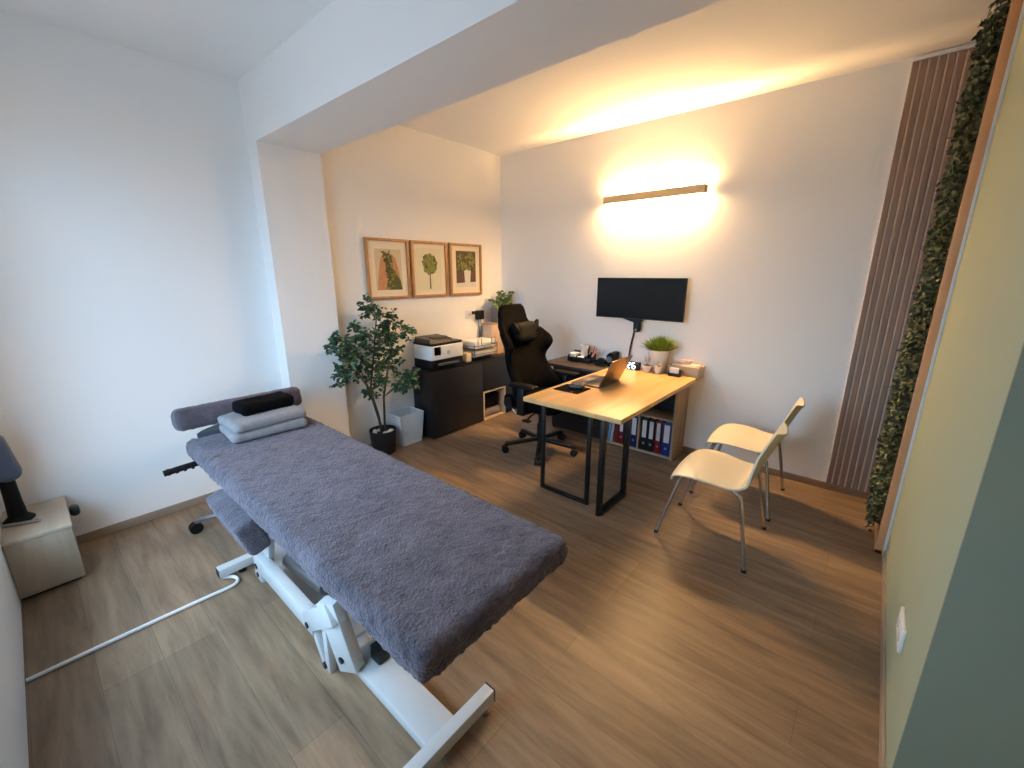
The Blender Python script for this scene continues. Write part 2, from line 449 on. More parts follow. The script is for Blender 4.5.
# ------------------------------------------------------------------ framed pictures
PT = mat('print_terracotta', (196, 140, 98), .8, var=.15, vscale=30)
PD = mat('print_dark_green', (74, 78, 38), .8, var=.35, vscale=60)
PG = mat('print_leaf_green', (128, 128, 66), .8, var=.35, vscale=60)
PB = mat('print_brown', (98, 72, 58), .8, var=.15, vscale=20)
PCREAM = mat('print_cream', (226, 218, 186), .8)
PSAND = mat('print_sand', (214, 196, 156), .8)
PWH = mat('print_white', (222, 214, 204), .8)
PMAT = mat('passepartout', (240, 226, 200), .85)
PM = [PCREAM, PT, PD, PG, PB, PSAND, PWH]

def disc_blob(b, y, z, r, x, mi, n=9):
    vs = [b.verts.new((x, y+r*random.uniform(.7, 1.15)*math.cos(2*PI*i/n), z+r*random.uniform(.7, 1.15)*math.sin(2*PI*i/n))) for i in range(n)]
    f = b.faces.new(vs); f.material_index = mi

def poly(b, pts, x, mi):
    f = b.faces.new([b.verts.new((x, p[0], p[1])) for p in pts]); f.material_index = mi

def picture(y0, y1, z0, z1, label, art):
    x = XP
    t = thing('framed_picture', label, 'picture', (x, (y0+y1)/2, z0), 0, 'botanical prints above the sideboard')
    b = bm_new(); w = .022
    box(b, x, x+.028, y0, y0+w, z0, z1, .002); box(b, x, x+.028, y1-w, y1, z0, z1, .002)
    box(b, x, x+.028, y0+w, y1-w, z0, z0+w, .002); box(b, x, x+.028, y0+w, y1-w, z1-w, z1, .002)
    obj('frame', b, FRAMEW, t)
    b = bm_new(); box(b, x, x+.012, y0+w, y1-w, z0+w, z1-w); obj('mat_board', b, PMAT, t, smooth=False)
    b = bm_new(); art(b, x+.0125, y0, y1, z0, z1)
    o = leafobj('botanical_print', b, PM, t)

def art1(b, x, y0, y1, z0, z1):
    Y = lambda u: y0+(y1-y0)*u; Z = lambda v: z0+(z1-z0)*v
    poly(b, [(Y(.2), Z(.15)), (Y(.82), Z(.15)), (Y(.82), Z(.83)), (Y(.2), Z(.83))], x, 5)
    poly(b, [(Y(.22), Z(.15)), (Y(.80), Z(.15)), (Y(.75), Z(.45)), (Y(.68), Z(.68)), (Y(.6), Z(.75)), (Y(.4), Z(.74)), (Y(.33), Z(.68)), (Y(.26), Z(.4))], x+.0004, 1)
    poly(b, [(Y(.48), Z(.15)), (Y(.81), Z(.15)), (Y(.78), Z(.3)), (Y(.62), Z(.5)), (Y(.5), Z(.4))], x+.0008, 2)
    for i in range(130):
        v = random.random(); u = .42+.3*(1-v)*random.random()+.05*random.uniform(-1, 1)
        disc_blob(b, Y(u+.05), Z(.17+.58*v), random.uniform(.008, .018), x+.0012+i*1e-5, random.choice((2, 3, 2)))
    for i in range(14): disc_blob(b, Y(random.uniform(.36, .62)), Z(random.uniform(.7, .8)), random.uniform(.007, .014), x+.002+i*1e-5, random.choice((2, 4, 3)))

def art2(b, x, y0, y1, z0, z1):
    Y = lambda u: y0+(y1-y0)*u; Z = lambda v: z0+(z1-z0)*v
    poly(b, [(Y(.16), Z(.12)), (Y(.84), Z(.12)), (Y(.84), Z(.88)), (Y(.16), Z(.88))], x, 0)
    poly(b, [(Y(.485), Z(.15)), (Y(.525), Z(.15)), (Y(.515), Z(.5)), (Y(.49), Z(.5))], x+.0004, 4)
    for i in range(170):
        a = random.uniform(0, 2*PI); r = math.sqrt(random.random())
        disc_blob(b, Y(.5+.2*r*math.cos(a)), Z(.6+.18*r*math.sin(a)), random.uniform(.008, .017), x+.0008+i*1e-5, 3 if random.random() < .8 else 2)

def art3(b, x, y0, y1, z0, z1):
    Y = lambda u: y0+(y1-y0)*u; Z = lambda v: z0+(z1-z0)*v
    poly(b, [(Y(.2), Z(.16)), (Y(.82), Z(.16)), (Y(.82), Z(.86)), (Y(.2), Z(.86))], x, 4)
    poly(b, [(Y(.2), Z(.16)), (Y(.82), Z(.16)), (Y(.82), Z(.26)), (Y(.2), Z(.24))], x+.0004, 6)
    poly(b, [(Y(.47), Z(.18)), (Y(.62), Z(.18)), (Y(.66), Z(.5)), (Y(.44), Z(.5))], x+.0008, 6)
    for i in range(140):
        u = random.uniform(.24, .78); v = random.uniform(.5, .84)
        disc_blob(b, Y(u), Z(v), random.uniform(.008, .018), x+.0012+i*1e-5, 3 if random.random() < .65 else 2)

picture(-1.664, -1.245, 1.307, 1.803, 'framed print of a terracotta arch with green vines, nearest the tall plant', art1)
picture(-1.219, -.802, 1.305, 1.803, 'framed print of a round topiary tree on a cream ground', art2)
picture(-.768, -.335, 1.305, 1.804, 'framed print of a white vase of leaves on a brown ground', art3)

# ------------------------------------------------------------------ sideboard with printer
CX = .222
sb = thing('sideboard', 'dark anthracite sideboard with a light open niche under the prints', 'sideboard', (.1, -.66, 0))
zt = .668
b = bm_new()
box(b, XP+.013, CX-.018, -1.277, -1.257, .015, zt-.02, .001); box(b, XP+.013, CX-.018, -.06, -.04, .015, zt-.02, .001); box(b, XP+.013, XP+.02, -1.257, -.06, .015, zt-.02)
obj('carcass', b, ANTH, sb)
b = bm_new(); box(b, XP+.013, CX+.002, -1.28, -.037, zt-.02, zt, .002); obj('top_board', b, mat('black_gloss_board', (17, 16, 17), .32), sb)
b = bm_new(); box(b, CX-.018, CX, -1.276, -.598, .012, zt-.022, .002); obj('door', b, ANTH, sb)
b = bm_new(); box(b, CX-.018, CX, -.594, -.041, .328, zt-.022, .002); obj('drawer_front', b, ANTH, sb)
b = bm_new(); box(b, CX-.018, CX, -.246, -.041, .012, .324, .002); obj('door', b, ANTH, sb)
b = bm_new()
box(b, XP+.03, CX+.004, -.594, -.58, .005, .322, .001); box(b, XP+.03, CX+.004, -.264, -.25, .005, .322, .001)
box(b, XP+.03, CX+.004, -.58, -.264, .005, .019, .001); box(b, XP+.03, CX+.004, -.58, -.264, .308, .322, .001); box(b, XP+.03, XP+.036, -.58, -.264, .019, .308)
obj('niche', b, LOAKX, sb)
b = bm_new(); rbox(b, (.1, -.425, .06), (.18, .28, .08), .03, .02, amp=.004, nscale=12)
single('folded_blanket', b, mat('grey_brown_blanket', (128, 118, 118), .95, bump=.3), 'grey folded blanket at the bottom of the open sideboard niche', 'blanket')
b = bm_new(); rbox(b, (.09, -.43, .192), (.19, .27, .160), .05, .02, amp=.006, nscale=10)
single('black_bag', b, BLKF, 'black soft bag lying on the blanket in the sideboard niche', 'bag')

pr = thing('printer', 'white and black office printer with a small screen on the sideboard', 'printer', (.09, -1.06, zt))
px0, px1, pY0, pY1 = -.042, .222, -1.246, -.862
b = bm_new(); box(b, px0, px1-.006, pY0+.004, pY1-.004, zt+.004, zt+.084, .006); obj('base', b, BLKP, pr)
b = bm_new(); box(b, px0-.002, px1, pY0, pY1, zt+.084, zt+.215, .008, 3); obj('body', b, PLAW, pr)
b = bm_new(); box(b, px0, px1-.004, pY0+.003, pY1-.003, zt+.215, zt+.238, .004); obj('scanner_lid', b, BLKP, pr)
b = bm_new(); prism(b, [(px0+.01, zt+.238), (px1-.02, zt+.238), (px1-.03, zt+.268), (px0+.02, zt+.285)], 'y', pY0+.01, pY0+.27); obj('document_feeder', b, mat('dark_grey_plastic', (62, 60, 60), .45), pr)
b = bm_new(); box(b, px0+.03, px1-.06, pY0+.09, pY0+.25, zt+.27, zt+.286, .006); obj('feeder_tray', b, mat('dark_brown_plastic', (84, 74, 66), .5), pr)
b = bm_new(); box(b, px1-.004, px1+.006, pY0+.035, pY0+.105, zt+.13, zt+.205, .003); obj('touch_screen', b, SCREEN, pr)
b = bm_new(); box(b, px1-.03, px1+.012, pY0+.075, pY1-.06, zt+.03, zt+.05, .003); obj('output_tray', b, mat('tray_grey', (92, 92, 96), .4), pr)
b = bm_new(); cyl(b, (px1-.001, -1.045, zt+.142), (px1+.0025, -1.045, zt+.142), .017, n=24); lg = obj('logo', b, mat('logo_grey', (150, 146, 150), .5), pr)
lg['label'] = 'small round grey logo badge'
fc = bpy.data.curves.new('letters', 'FONT'); fc.body = 'hp'; fc.size = .024; fc.align_x = 'CENTER'; fc.align_y = 'CENTER'; fc.extrude = .0004; fc.shear = .25
tmp = bpy.data.objects.new('tmp', fc); me_ = bpy.data.meshes.new_from_object(tmp); bpy.data.objects.remove(tmp); bpy.data.curves.remove(fc)
me_.materials.clear(); me_.materials.append(PLAW)
me_.transform(WM[pr.name].inverted() @ (Matrix.Translation((px1+.0032, -1.045, zt+.143)) @ Matrix.Rotation(R(90), 4, 'Z') @ Matrix.Rotation(R(90), 4, 'X')))
fo = bpy.data.objects.new('logo_lettering', me_); COL.objects.link(fo); fo.parent = lg

# letter tray: two tiers of wire with papers
lt = thing('letter_tray', 'black wire letter tray with two tiers of papers on the sideboard', 'letter tray', (.1, -.5, zt))
tx0, tx1, ty0, ty1 = .0, .215, -.70, -.372
b = bm_new()
for z in (zt+.03, zt+.115):
    for (p, q) in (((tx0, ty0), (tx1, ty0)), ((tx1, ty0), (tx1, ty1)), ((tx1, ty1), (tx0, ty1)), ((tx0, ty1), (tx0, ty0))):
        for dz in (0, .03): tube(b, [(p[0], p[1], z+dz), (q[0], q[1], z+dz)], .0025, 6)
    for i in range(7):
        yy = ty0+(ty1-ty0)*(i+.5)/7; tube(b, [(tx0, yy, z), (tx1, yy, z)], .0018, 5)
for x in (tx0, tx1):
    for y in (ty0, ty1): tube(b, [(x, y, zt), (x, y, zt+.16)], .003, 6)
obj('wire_tiers', b, BLKM, lt)
for yy in (ty0+.05, ty1-.08):
    b = bm_new(); tube(b, [(tx1, yy, zt+.145), (tx1, yy, zt+.215), (tx1, yy+.05, zt+.215), (tx1, yy+.05, zt+.145)], .003, 6); obj('wire_loop', b, BLKM, lt)
for z, hh, m, lab in ((zt+.034, .052, PAPERG, 'thick grey paper stack on the lower tier of the letter tray'), (zt+.119, .07, PAPER, 'white paper stack on the upper tier of the letter tray')):
    b = bm_new(); nn = 9
    for i in range(nn):
        o1 = random.uniform(-.008, .008); o2 = random.uniform(-.008, .008)
        box(b, tx0+.012+o1, tx1-.012+o1, ty0+.02+o2, ty1-.02+o2, z+hh*i/nn, z+hh*(i+.9)/nn)
    single('paper_stack', b, m, lab, 'papers', 'papers in the letter tray', smooth=False)
b = bm_new(); box(b, .11, .19, -.785, -.725, zt+.001, zt+.085, .002); single('card_box', b, YELLOW, 'cream and yellow card box between printer and letter tray', 'box')
# wooden box and planter in the corner
wb = thing('wooden_crate', 'light brown wooden box under the grey planter in the corner', 'box', (.06, -.2, zt))
b = bm_new(); box(b, .0, .13, -.36, -.05, zt+.001, 1.003, .002); obj('crate_body', b, mat('pinkish_wood', (206, 176, 148), .6, var=.1, vscale=8), wb)
b = bm_new(); box(b, -.004, .134, -.364, -.046, .99, 1.005, .002); obj('crate_lid', b, mat('brown_wood', (178, 146, 118), .6), wb)
pl = thing('planter', 'grey square planter with a trailing green plant in the back corner', 'potted plant', (.075, -.2, 1.005))
b = bm_new()
box(b, .03, .13, -.315, -.3, 1.006, 1.155, .002); box(b, .03, .13, -.1, -.085, 1.006, 1.155, .002)
box(b, .03, .042, -.3, -.1, 1.006, 1.155, .002); box(b, .118, .13, -.3, -.1, 1.006, 1.155, .002); box(b, .042, .118, -.3, -.1, 1.006, 1.02)
b.transform(Matrix.Translation((.0, .05, 0))); obj('planter_box', b, GREYPL, pl)
b = bm_new(); box(b, .042, .118, -.3, -.1, 1.1, 1.135); b.transform(Matrix.Translation((.0, .05, 0))); obj('soil', b, SOIL, pl)
b = bm_new(); st = bm_new()
for i in range(26):
    a = random.uniform(0, 2*PI); base = Vector((.08+random.uniform(-.02, .02), -.15+random.uniform(-.07, .07), 1.13))
    tip = base+Vector((.05*math.cos(a)+.02, .12*math.sin(a), random.uniform(.08, .21)))
    tip.x = max(tip.x, .0); tip.y = min(tip.y, -.05)
    tube(st, [base, (base+tip)/2+Vector((0, 0, .03)), tip], .002, 5)
    for k in range(4):
        p = base.lerp(tip, .4+.2*k)
        d = Vector((random.uniform(-.3, 1), random.uniform(-1, 1), random.uniform(-.6, .5)))
        leaf(b, p, d, Vector((.6, -.6, .8)), random.uniform(.04, .06), random.uniform(.035, .05), .15)
pass; leafobj('leaves', b, LEAFP, pl); obj('stems', st, LEAFP, pl)
# wall socket and adapter over the sideboard
ws = thing('wall_socket', 'white double socket on the wall above the letter tray', 'socket', (XP, -.47, 1.1))
b = bm_new(); box(b, XP, XP+.012, -.56, -.40, 1.06, 1.145, .003); obj('plate', b, PLAW, ws)
b = bm_new(); cyl(b, (XP+.012, -.52, 1.1025), (XP+.014, -.52, 1.1025), .02); obj('socket_insert', b, mat('socket_beige', (205, 196, 180), .5), ws)
ad = thing('power_adapter', 'black plug adapter with a hanging cord in the corner socket', 'adapter', (XP+.03, -.43, 1.06))
b = bm_new(); box(b, XP+.0145, XP+.06, -.44, -.345, 1.045, 1.14, .006); obj('adapter_body', b, BLKP, ad)
b = bm_new(); cyl(b, (XP+.02, -.475, 1.12), (XP+.045, -.475, 1.12), .017); obj('plug', b, BLKP, ad)
for dy in (0, .03):
    b = bm_new(); tube(b, [(XP+.03, -.40+dy, 1.05), (XP+.03, -.395+dy, .95), (XP+.025, -.385, .85), (XP+.022, -.385, .70)], .004, 6, 2); obj('cord', b, BLKP, ad)

# ------------------------------------------------------------------ plant and bin
tr = thing('potted_tree', 'tall dark green leafy tree in a charcoal pot beside the pillar', 'potted plant', (.11, -1.725, 0))
pc = (.11, -1.725, .004)
b = bm_new(); lathe(b, [(0, 0), (.086, 0), (.097, .015), (.113, .2), (.115, .212), (.106, .212), (.101, .17), (0, .17)], pc); obj('pot', b, POTD, tr)
b = bm_new(); lathe(b, [(0, .17), (.099, .172), (.096, .178), (.05, .186), (0, .188)], pc); obj('soil', b, SOIL, tr)
stems = [((.10, -1.72), [(.09, -1.74, .3), (.07, -1.79, .55), (.1, -1.75, .85), (.12, -1.7, 1.2)]),
         ((.12, -1.71), [(.125, -1.71, .3), (.11, -1.69, .5), (.12, -1.62, .8), (.14, -1.54, 1.08)]),
         ((.115, -1.74), [(.12, -1.76, .35), (.16, -1.84, .6), (.2, -2.0, .85), (.22, -2.08, 1.02)])]
sbm = []
for (x, y), pts in stems:
    b = bm_new(); tube(b, [(x, y, .17)]+pts, [.011, .010, .009, .007, .004], 8); sbm.append(b)
clusters = [(.22, -2.13, 1.0, .10), (.22, -2.10, .77, .085), (.16, -1.98, .97, .11), (.12, -1.86, 1.06, .12), (.10, -1.72, 1.20, .11), (.10, -1.76, 1.27, .07),
            (.11, -1.58, 1.13, .10), (.13, -1.47, 1.03, .10), (.12, -1.70, .93, .14), (.14, -1.92, .80, .12), (.12, -1.78, .78, .13), (.15, -1.62, .76, .10),
            (.25, -1.52, .62, .10), (.2, -1.45, .66, .08), (.12, -1.6, .92, .12), (.1, -1.8, .56, .06), (.15, -1.88, .92, .12), (.12, -1.66, 1.04, .12), (.22, -2.04, .88, .09), (.14, -1.72, .66, .09), (.2, -1.58, .6, .07)]
b = bm_new()
for cx, cy, cz, r in clusters:
    k_, best = min(((k, Vector(p)) for k, (_, pts) in enumerate(stems) for p in pts), key=lambda kp: (kp[1]-Vector((cx, cy, cz-.08))).length)
    tube(sbm[k_], [best, best.lerp(Vector((cx, cy, cz)), .5)+Vector((0, 0, .015)), (cx, cy, cz)], .0028, 5)
    for k in range(int(1500*r)//8):
        dv = Vector((random.gauss(0, 1), random.gauss(0, 1), random.gauss(0, 1))).normalized()*r*random.uniform(.35, 1)
        q = Vector((cx, cy, cz))+dv
        if q.x < XP+.05: q.x = XP+.05+random.uniform(0, .04)
        if q.y < -1.96 and q.x < .075: q.x = .075+random.uniform(0, .04)
        d0 = (dv+Vector((0, 0, -.02))).normalized()
        # a twig with four to six leaves
        L = random.uniform(.04, .07)
        for j in range(5):
            p = q+d0*L*(j/6-.5)
            d = d0*.4+Vector((random.uniform(-1, 1), random.uniform(-1, 1), random.uniform(-.5, .6)))
            s = random.uniform(.03, .046)
            if p.x < XP+.04: p.x = XP+.04
            d.x = abs(d.x) if p.x < .08 else d.x
            leaf(b, p, d, Vector((.4+random.uniform(-.5, .5), -.5+random.uniform(-.5, .5), 1)), s, s*.72, .18, 1 if random.random() < .3 else 0)
leafobj('leaves', b, [LEAFD, LEAFD2], tr)
for q in sbm: obj('stem', q, BARK, tr)
pos = [(.06, -1.77, 12), (.09, -1.79, 20), (.072, -1.735, 50), (.165, -1.70, 80), (.17, -1.74, 5), (.15, -1.67, 30)]
for i, (x, y, a) in enumerate(pos):
    b = bm_new(); rbox(b, (0, 0, 0), (.042, .032, .024), .0119, .008, Matrix.Rotation(R(a), 4, 'Z'), amp=.002, nscale=40)
    o = single('white_pebble', b, STONE, 'white pebble lying on the soil of the charcoal tree pot', 'pebble', 'white pebbles on the soil of the tree pot')
    o.location = (x, y, .2)

bn = thing('waste_bin', 'white mesh square waste bin between the tree and the sideboard', 'bin', (.06, -1.425, 0))
b = bm_new()
def binpt(u, v, t):
    hb = (.078, .10); ht = (.098, .125)
    a = (hb[0]+(ht[0]-hb[0])*t, hb[1]+(ht[1]-hb[1])*t)
    return (.065+u*a[0], -1.45+v*a[1], .004+.286*t)
for (u0, v0, u1, v1) in ((-1, -1, 1, -1), (1, -1, 1, 1), (1, 1, -1, 1), (-1, 1, -1, -1)):
    for k in range(33):
        s = k/32; u = u0+(u1-u0)*s; v = v0+(v1-v0)*s
        tube(b, [binpt(u, v, 0), binpt(u, v, 1)], .0017 if 0 < k < 32 else .004, 4)
    for k in range(37):
        t = k/36; tube(b, [binpt(u0, v0, t), binpt(u1, v1, t)], .0017, 4)
obj('mesh_sides', b, BINW, bn)
b = bm_new()
for (u0, v0, u1, v1) in ((-1, -1, 1, -1), (1, -1, 1, 1), (1, 1, -1, 1), (-1, 1, -1, -1)): tube(b, [binpt(u0, v0, 1), binpt(u1, v1, 1)], .0055, 8)
obj('rim', b, BINW, bn)
b = bm_new(); box(b, -.01, .14, -1.547, -1.353, .002, .006); obj('bin_bottom', b, BINW, bn)

# ------------------------------------------------------------------ dark side desk along the back wall and what is on it
dd = thing('side_desk', 'dark wooden side desk with black panel along the back wall', 'desk', (1.16, -.2, 0))
b = bm_new(); box(b, .84, 1.455, -.41, -.015, .672, .70, .002); obj('desk_top', b, DARKW, dd)
b = bm_new(); box(b, .86, 1.45, -.262, -.244, .02, .671, .002); obj('front_panel', b, ANTH, dd)
for x in (.86, 1.432):
    b = bm_new(); box(b, x, x+.018, -.243, -.02, 0.0, .671, .001); obj('side_panel', b, ANTH, dd)
b = bm_new(); box(b, .878, 1.432, -.242, -.2, .03, .06); obj('plinth', b, ANTH, dd)

og = thing('desk_organizer', 'black desk organizer with papers on the dark side desk', 'organizer', (1.1, -.13, .70))
b = bm_new()
ox0, ox1, oy0, oy1 = .985, 1.23, -.20, -.08
box(b, ox0, ox1, oy0, oy1, .7005, .708, .002); box(b, ox0, ox1, oy0, oy0+.006, .708, .745, .002); box(b, ox0, ox1, oy1-.006, oy1, .708, .79, .002)
for x in (ox0, ox0+.09, ox1-.062, ox1-.006): box(b, x, x+.006, oy0+.006, oy1-.006, .708, .76, .002)
obj('organizer_body', b, BLKP, og)
b = bm_new(); box(b, ox0+.014, ox0+.078, oy0+.012, oy1-.012, .7095, .775, .001, M=about((ox0+.05, -.14, .71), 'Y', 3)); single('note_block', b, PAPER, 'white note block leaning in the black desk organizer', 'note block')
b = bm_new(); box(b, ox0+.1, ox0+.16, oy0+.012, oy0+.05, .709, .752, .002); single('sticky_notes', b, PAPER, 'small white sticky note pad in the middle of the organizer', 'notes')
mg = thing('mug', 'white mug standing at the back of the desk organizer', 'mug', (1.12, -.105, .709))
b = bm_new(); lathe(b, [(0, 0), (.026, 0), (.033, .012), (.037, .148), (.034, .148), (.03, .02), (0, .016)], (1.125, -.125, .709), 22); obj('mug_body', b, CERW, mg)
b = bm_new(); tube(b, [(1.16, -.125, .835), (1.185, -.125, .83), (1.188, -.125, .78), (1.158, -.125, .765)], .005, 8, 2); obj('mug_handle', b, CERW, mg)
pn = [(1.20, -.11, 'orange_pen', ORANGE, 'orange pen standing in the desk organizer', 16), (1.207, -.13, 'red_pen', RED, 'red pen leaning in the desk organizer', 28), (1.19, -.15, 'black_pen', BLKP, 'black pen standing in the desk organizer', 5), (1.205, -.155, 'pink_highlighter', PINK, 'pink highlighter leaning out of the desk organizer', 36)]
for x, y, nme, m, lab, tilt in pn:
    b = bm_new(); d = Vector((math.sin(R(tilt)), 0, math.cos(R(tilt))))
    p = Vector((x-.012, y, .712)); cyl(b, p, p+d*.135, .006, n=10); cyl(b, p+d*.135, p+d*.15, .006, .003, n=10)
    single(nme, b, m, lab, 'pen')
stp = thing('stapler', 'black stapler lying in front of the organizer', 'stapler', (1.28, -.17, .70))
b = bm_new(); box(b, 1.24, 1.36, -.165, -.13, .7005, .712, .003); obj('stapler_base', b, BLKP, stp)
b = bm_new(); box(b, 1.25, 1.37, -.163, -.132, .716, .738, .006, M=about((1.25, -.15, .72), 'Y', -4)); obj('stapler_arm', b, BLKP, stp)
td = thing('tape_dispenser', 'small round black tape dispenser beside the stapler', 'tape dispenser', (1.36, -.2, .70))
b = bm_new(); cyl(b, (1.355, -.225, .738), (1.355, -.19, .738), .037, n=28); obj('tape_roll', b, BLKP, td)
b = bm_new(); box(b, 1.30, 1.41, -.23, -.185, .7005, .715, .003); obj('dispenser_base', b, BLKP, td)
sk = thing('speaker', 'black wedge shaped speaker on the side desk behind the laptop', 'speaker', (1.45, -.12, .70))
b = bm_new(); prism(b, [(1.39, .701), (1.455, .701), (1.455, .82), (1.42, .825), (1.395, .80)], 'y', -.19, -.06); obj('speaker_body', b, BLKL, sk)
b = bm_new(); cyl(b, (1.425, -.1905, .765), (1.425, -.196, .765), .028, n=24); obj('speaker_ring', b, GREYM, sk)

# ------------------------------------------------------------------ bookshelf under the desk end
bs = thing('bookshelf', 'oak cube bookshelf with binders under the far desk end', 'bookshelf', (1.78, -.15, 0))
bx0, bx1, by0, by1, bz = 1.462, 2.092, -.281, -.014, .688
for x in (bx0, bx1-.02):
    b = bm_new(); box(b, x, x+.02, by0, by1, 0.0, bz-.02, .001); obj('side_panel', b, LOAK, bs)
b = bm_new(); box(b, bx0, bx1, by0, by1, bz-.02, bz, .001); obj('top_board', b, LOAKX, bs)
b = bm_new(); box(b, bx0+.02, bx1-.02, by0+.004, by1, .008, .026, .001); obj('bottom_board', b, LOAKX, bs)
b = bm_new(); box(b, 1.778, 1.794, by0+.002, by1-.004, .026, bz-.02, .001); obj('divider', b, LOAK, bs)
for x0, x1 in ((bx0+.02, 1.778), (1.794, bx1-.02)):
    b = bm_new(); box(b, x0, x1, by0+.004, by1-.004, .335, .351, .001); obj('middle_shelf', b, LOAKX, bs)
b = bm_new(); box(b, bx0+.02, bx1-.02, by1-.004, by1, .026, bz-.02); obj('back_panel', b, ANTH, bs)

def binder(x0, x1, m, label, hh=.29, lab=True, labm=PAPER, tilt=0., cat='binder'):
    z = .0265; t = thing('ring_binder', label, cat, ((x0+x1)/2, -.15, z), 0, 'binders and folders in the bookshelf')
    M = about((x1 if tilt > 0 else x0, -.15, z), 'Y', tilt) if tilt else None
    b = bm_new(); box(b, x0, x0+.003, by0+.022, -.04, z, z+hh, .0008, M=M); box(b, x1-.003, x1, by0+.022, -.04, z, z+hh, .0008, M=M); box(b, x0, x1, by0+.02, by0+.023, z, z+hh, .0008, M=M)
    obj('cover', b, m, t)
    b = bm_new(); box(b, x0+.004, x1-.004, by0+.03, -.05, z+.008, z+hh-.012, M=M); obj('pages', b, PAPER, t, smooth=False)
    if lab:
        w = (x1-x0); b = bm_new(); box(b, x0+w*.2, x1-w*.2, by0+.0185, by0+.0199, z+hh*.40, z+hh*.94, M=M); obj('spine_label', b, labm, t, smooth=False)
        b = bm_new(); cyl(b, ((x0+x1)/2, by0+.0195, z+hh*.22), ((x0+x1)/2, by0+.0175, z+hh*.22), min(.011, w*.25), n=16)
        if M is not None: b.transform(M)
        obj('finger_hole', b, GREYM, t)
binder(1.802, 1.862, BINDB, 'black ring binder next to the shelf divider, white label', labm=PAPER)
binder(1.866, 1.922, mat('binder_green_black', (16, 22, 21), .6), 'dark ring binder between the black and red binders')
binder(1.930, 1.980, RED, 'bright red ring binder in the right compartment')
binder(1.988, 2.066, BLUE, 'wide bright blue ring binder at the right end of the shelf')
binder(1.706, 1.770, DBLUE, 'dark blue ring binder against the left side of the divider')
binder(1.65, 1.70, BINDB, 'black ring binder left of the dark blue binder')
binder(1.598, 1.644, MAROON, 'maroon ring binder with a white label, beside the leaning folders')
binder(1.560, 1.593, MAROON, 'thin maroon binder without label', lab=False)
binder(1.515, 1.537, PAPERG, 'thin pale folder leaning in the left compartment', .27, False, tilt=5, cat='folder')
binder(1.488, 1.507, LBLUE, 'thin light blue folder leaning at the left shelf end', .26, False, tilt=5, cat='folder')

# ------------------------------------------------------------------ desk
dk = thing('desk', 'light beech desk top on two black square frame legs', 'desk', (1.84, -.85, 0))
dz = .72
b = bm_new(); box(b, 1.487, 2.20, -1.497, -.212, dz-.03, dz, .003); obj('desk_top', b, OAKTOP, dk)
def uframe(a, c, dirn):
    b = bm_new(); w, t = (.045, .028) if dirn == 'y' else (.026, .024)
    up = dz-.031
    bar(b, (a[0], a[1], .0), (a[0], a[1], up), t if dirn == 'x' else w, w if dirn == 'x' else t, (1, 0, 0) if True else None)
    bar(b, (c[0], c[1], .0), (c[0], c[1], up), t if dirn == 'x' else w, w if dirn == 'x' else t, (1, 0, 0))
    bar(b, (a[0], a[1], .0125), (c[0], c[1], .0125), w if dirn == 'y' else w, t)
    bar(b, (a[0], a[1], up-.0125), (c[0], c[1], up-.0125), w, t)
    return b
obj('leg', uframe((1.535, -1.325), (1.905, -1.325), 'x'), BLKM, dk)
obj('leg', uframe((2.035, -1.385), (2.035, -1.045), 'y'), BLKM, dk)
b = bm_new(); box(b, 1.56, 2.01, -1.30, -1.26, dz-.075, dz-.031, .002); box(b, 1.62, 1.66, -1.26, -.29, dz-.06, dz-.031, .002); box(b, 2.0, 2.03, -1.3, -.30, dz-.06, dz-.031, .002); obj('under_frame', b, BLKM, dk)

# laptop
lp = thing('laptop', 'open aluminium laptop facing the office chair on the desk', 'laptop', (1.66, -.83, dz))
b = bm_new(); box(b, 1.542, 1.775, -.99, -.68, dz+.002, dz+.014, .004, 3); obj('base', b, ALU, lp)
b = bm_new(); box(b, 1.635, 1.755, -.965, -.705, dz+.0141, dz+.0155, .0004); obj('keyboard', b, BLKP, lp)
b = bm_new(); box(b, 1.56, 1.625, -.885, -.785, dz+.0141, dz+.0147, .0002); obj('touchpad', b, mat('touchpad_grey', (150, 142, 134), .4), lp)
Ms = about((1.772, -.83, dz+.014), 'Y', 26)
b = bm_new(); box(b, 1.768, 1.775, -.99, -.68, dz+.014, dz+.232, .002, M=Ms); obj('screen_lid', b, ALU, lp)
b = bm_new(); box(b, 1.7665, 1.768, -.98, -.69, dz+.026, dz+.224, M=Ms); obj('screen', b, SCREEN, lp, smooth=False)
b = bm_new(); rbox(b, (1.632, -1.124, dz+.003), (.205, .18, .005), .0024, .02); single('mouse_pad', b, BLKF, 'black mouse pad at the near desk edge', 'mouse pad')
ms = thing('computer_mouse', 'dark computer mouse on the black mouse pad', 'mouse', (1.66, -1.09, dz+.006))
b = bm_new(); rbox(b, (1.655, -1.10, dz+.022), (.105, .062, .034), .0165, .006, Matrix.Rotation(R(20), 4, 'Z'))
obj('mouse_body', b, mat('mouse_grey', (52, 48, 46), .35), ms)
b = bm_new(); cyl(b, (1.685, -1.094, dz+.037), (1.685, -1.086, dz+.037), .006, n=14); obj('scroll_wheel', b, BLKP, ms)

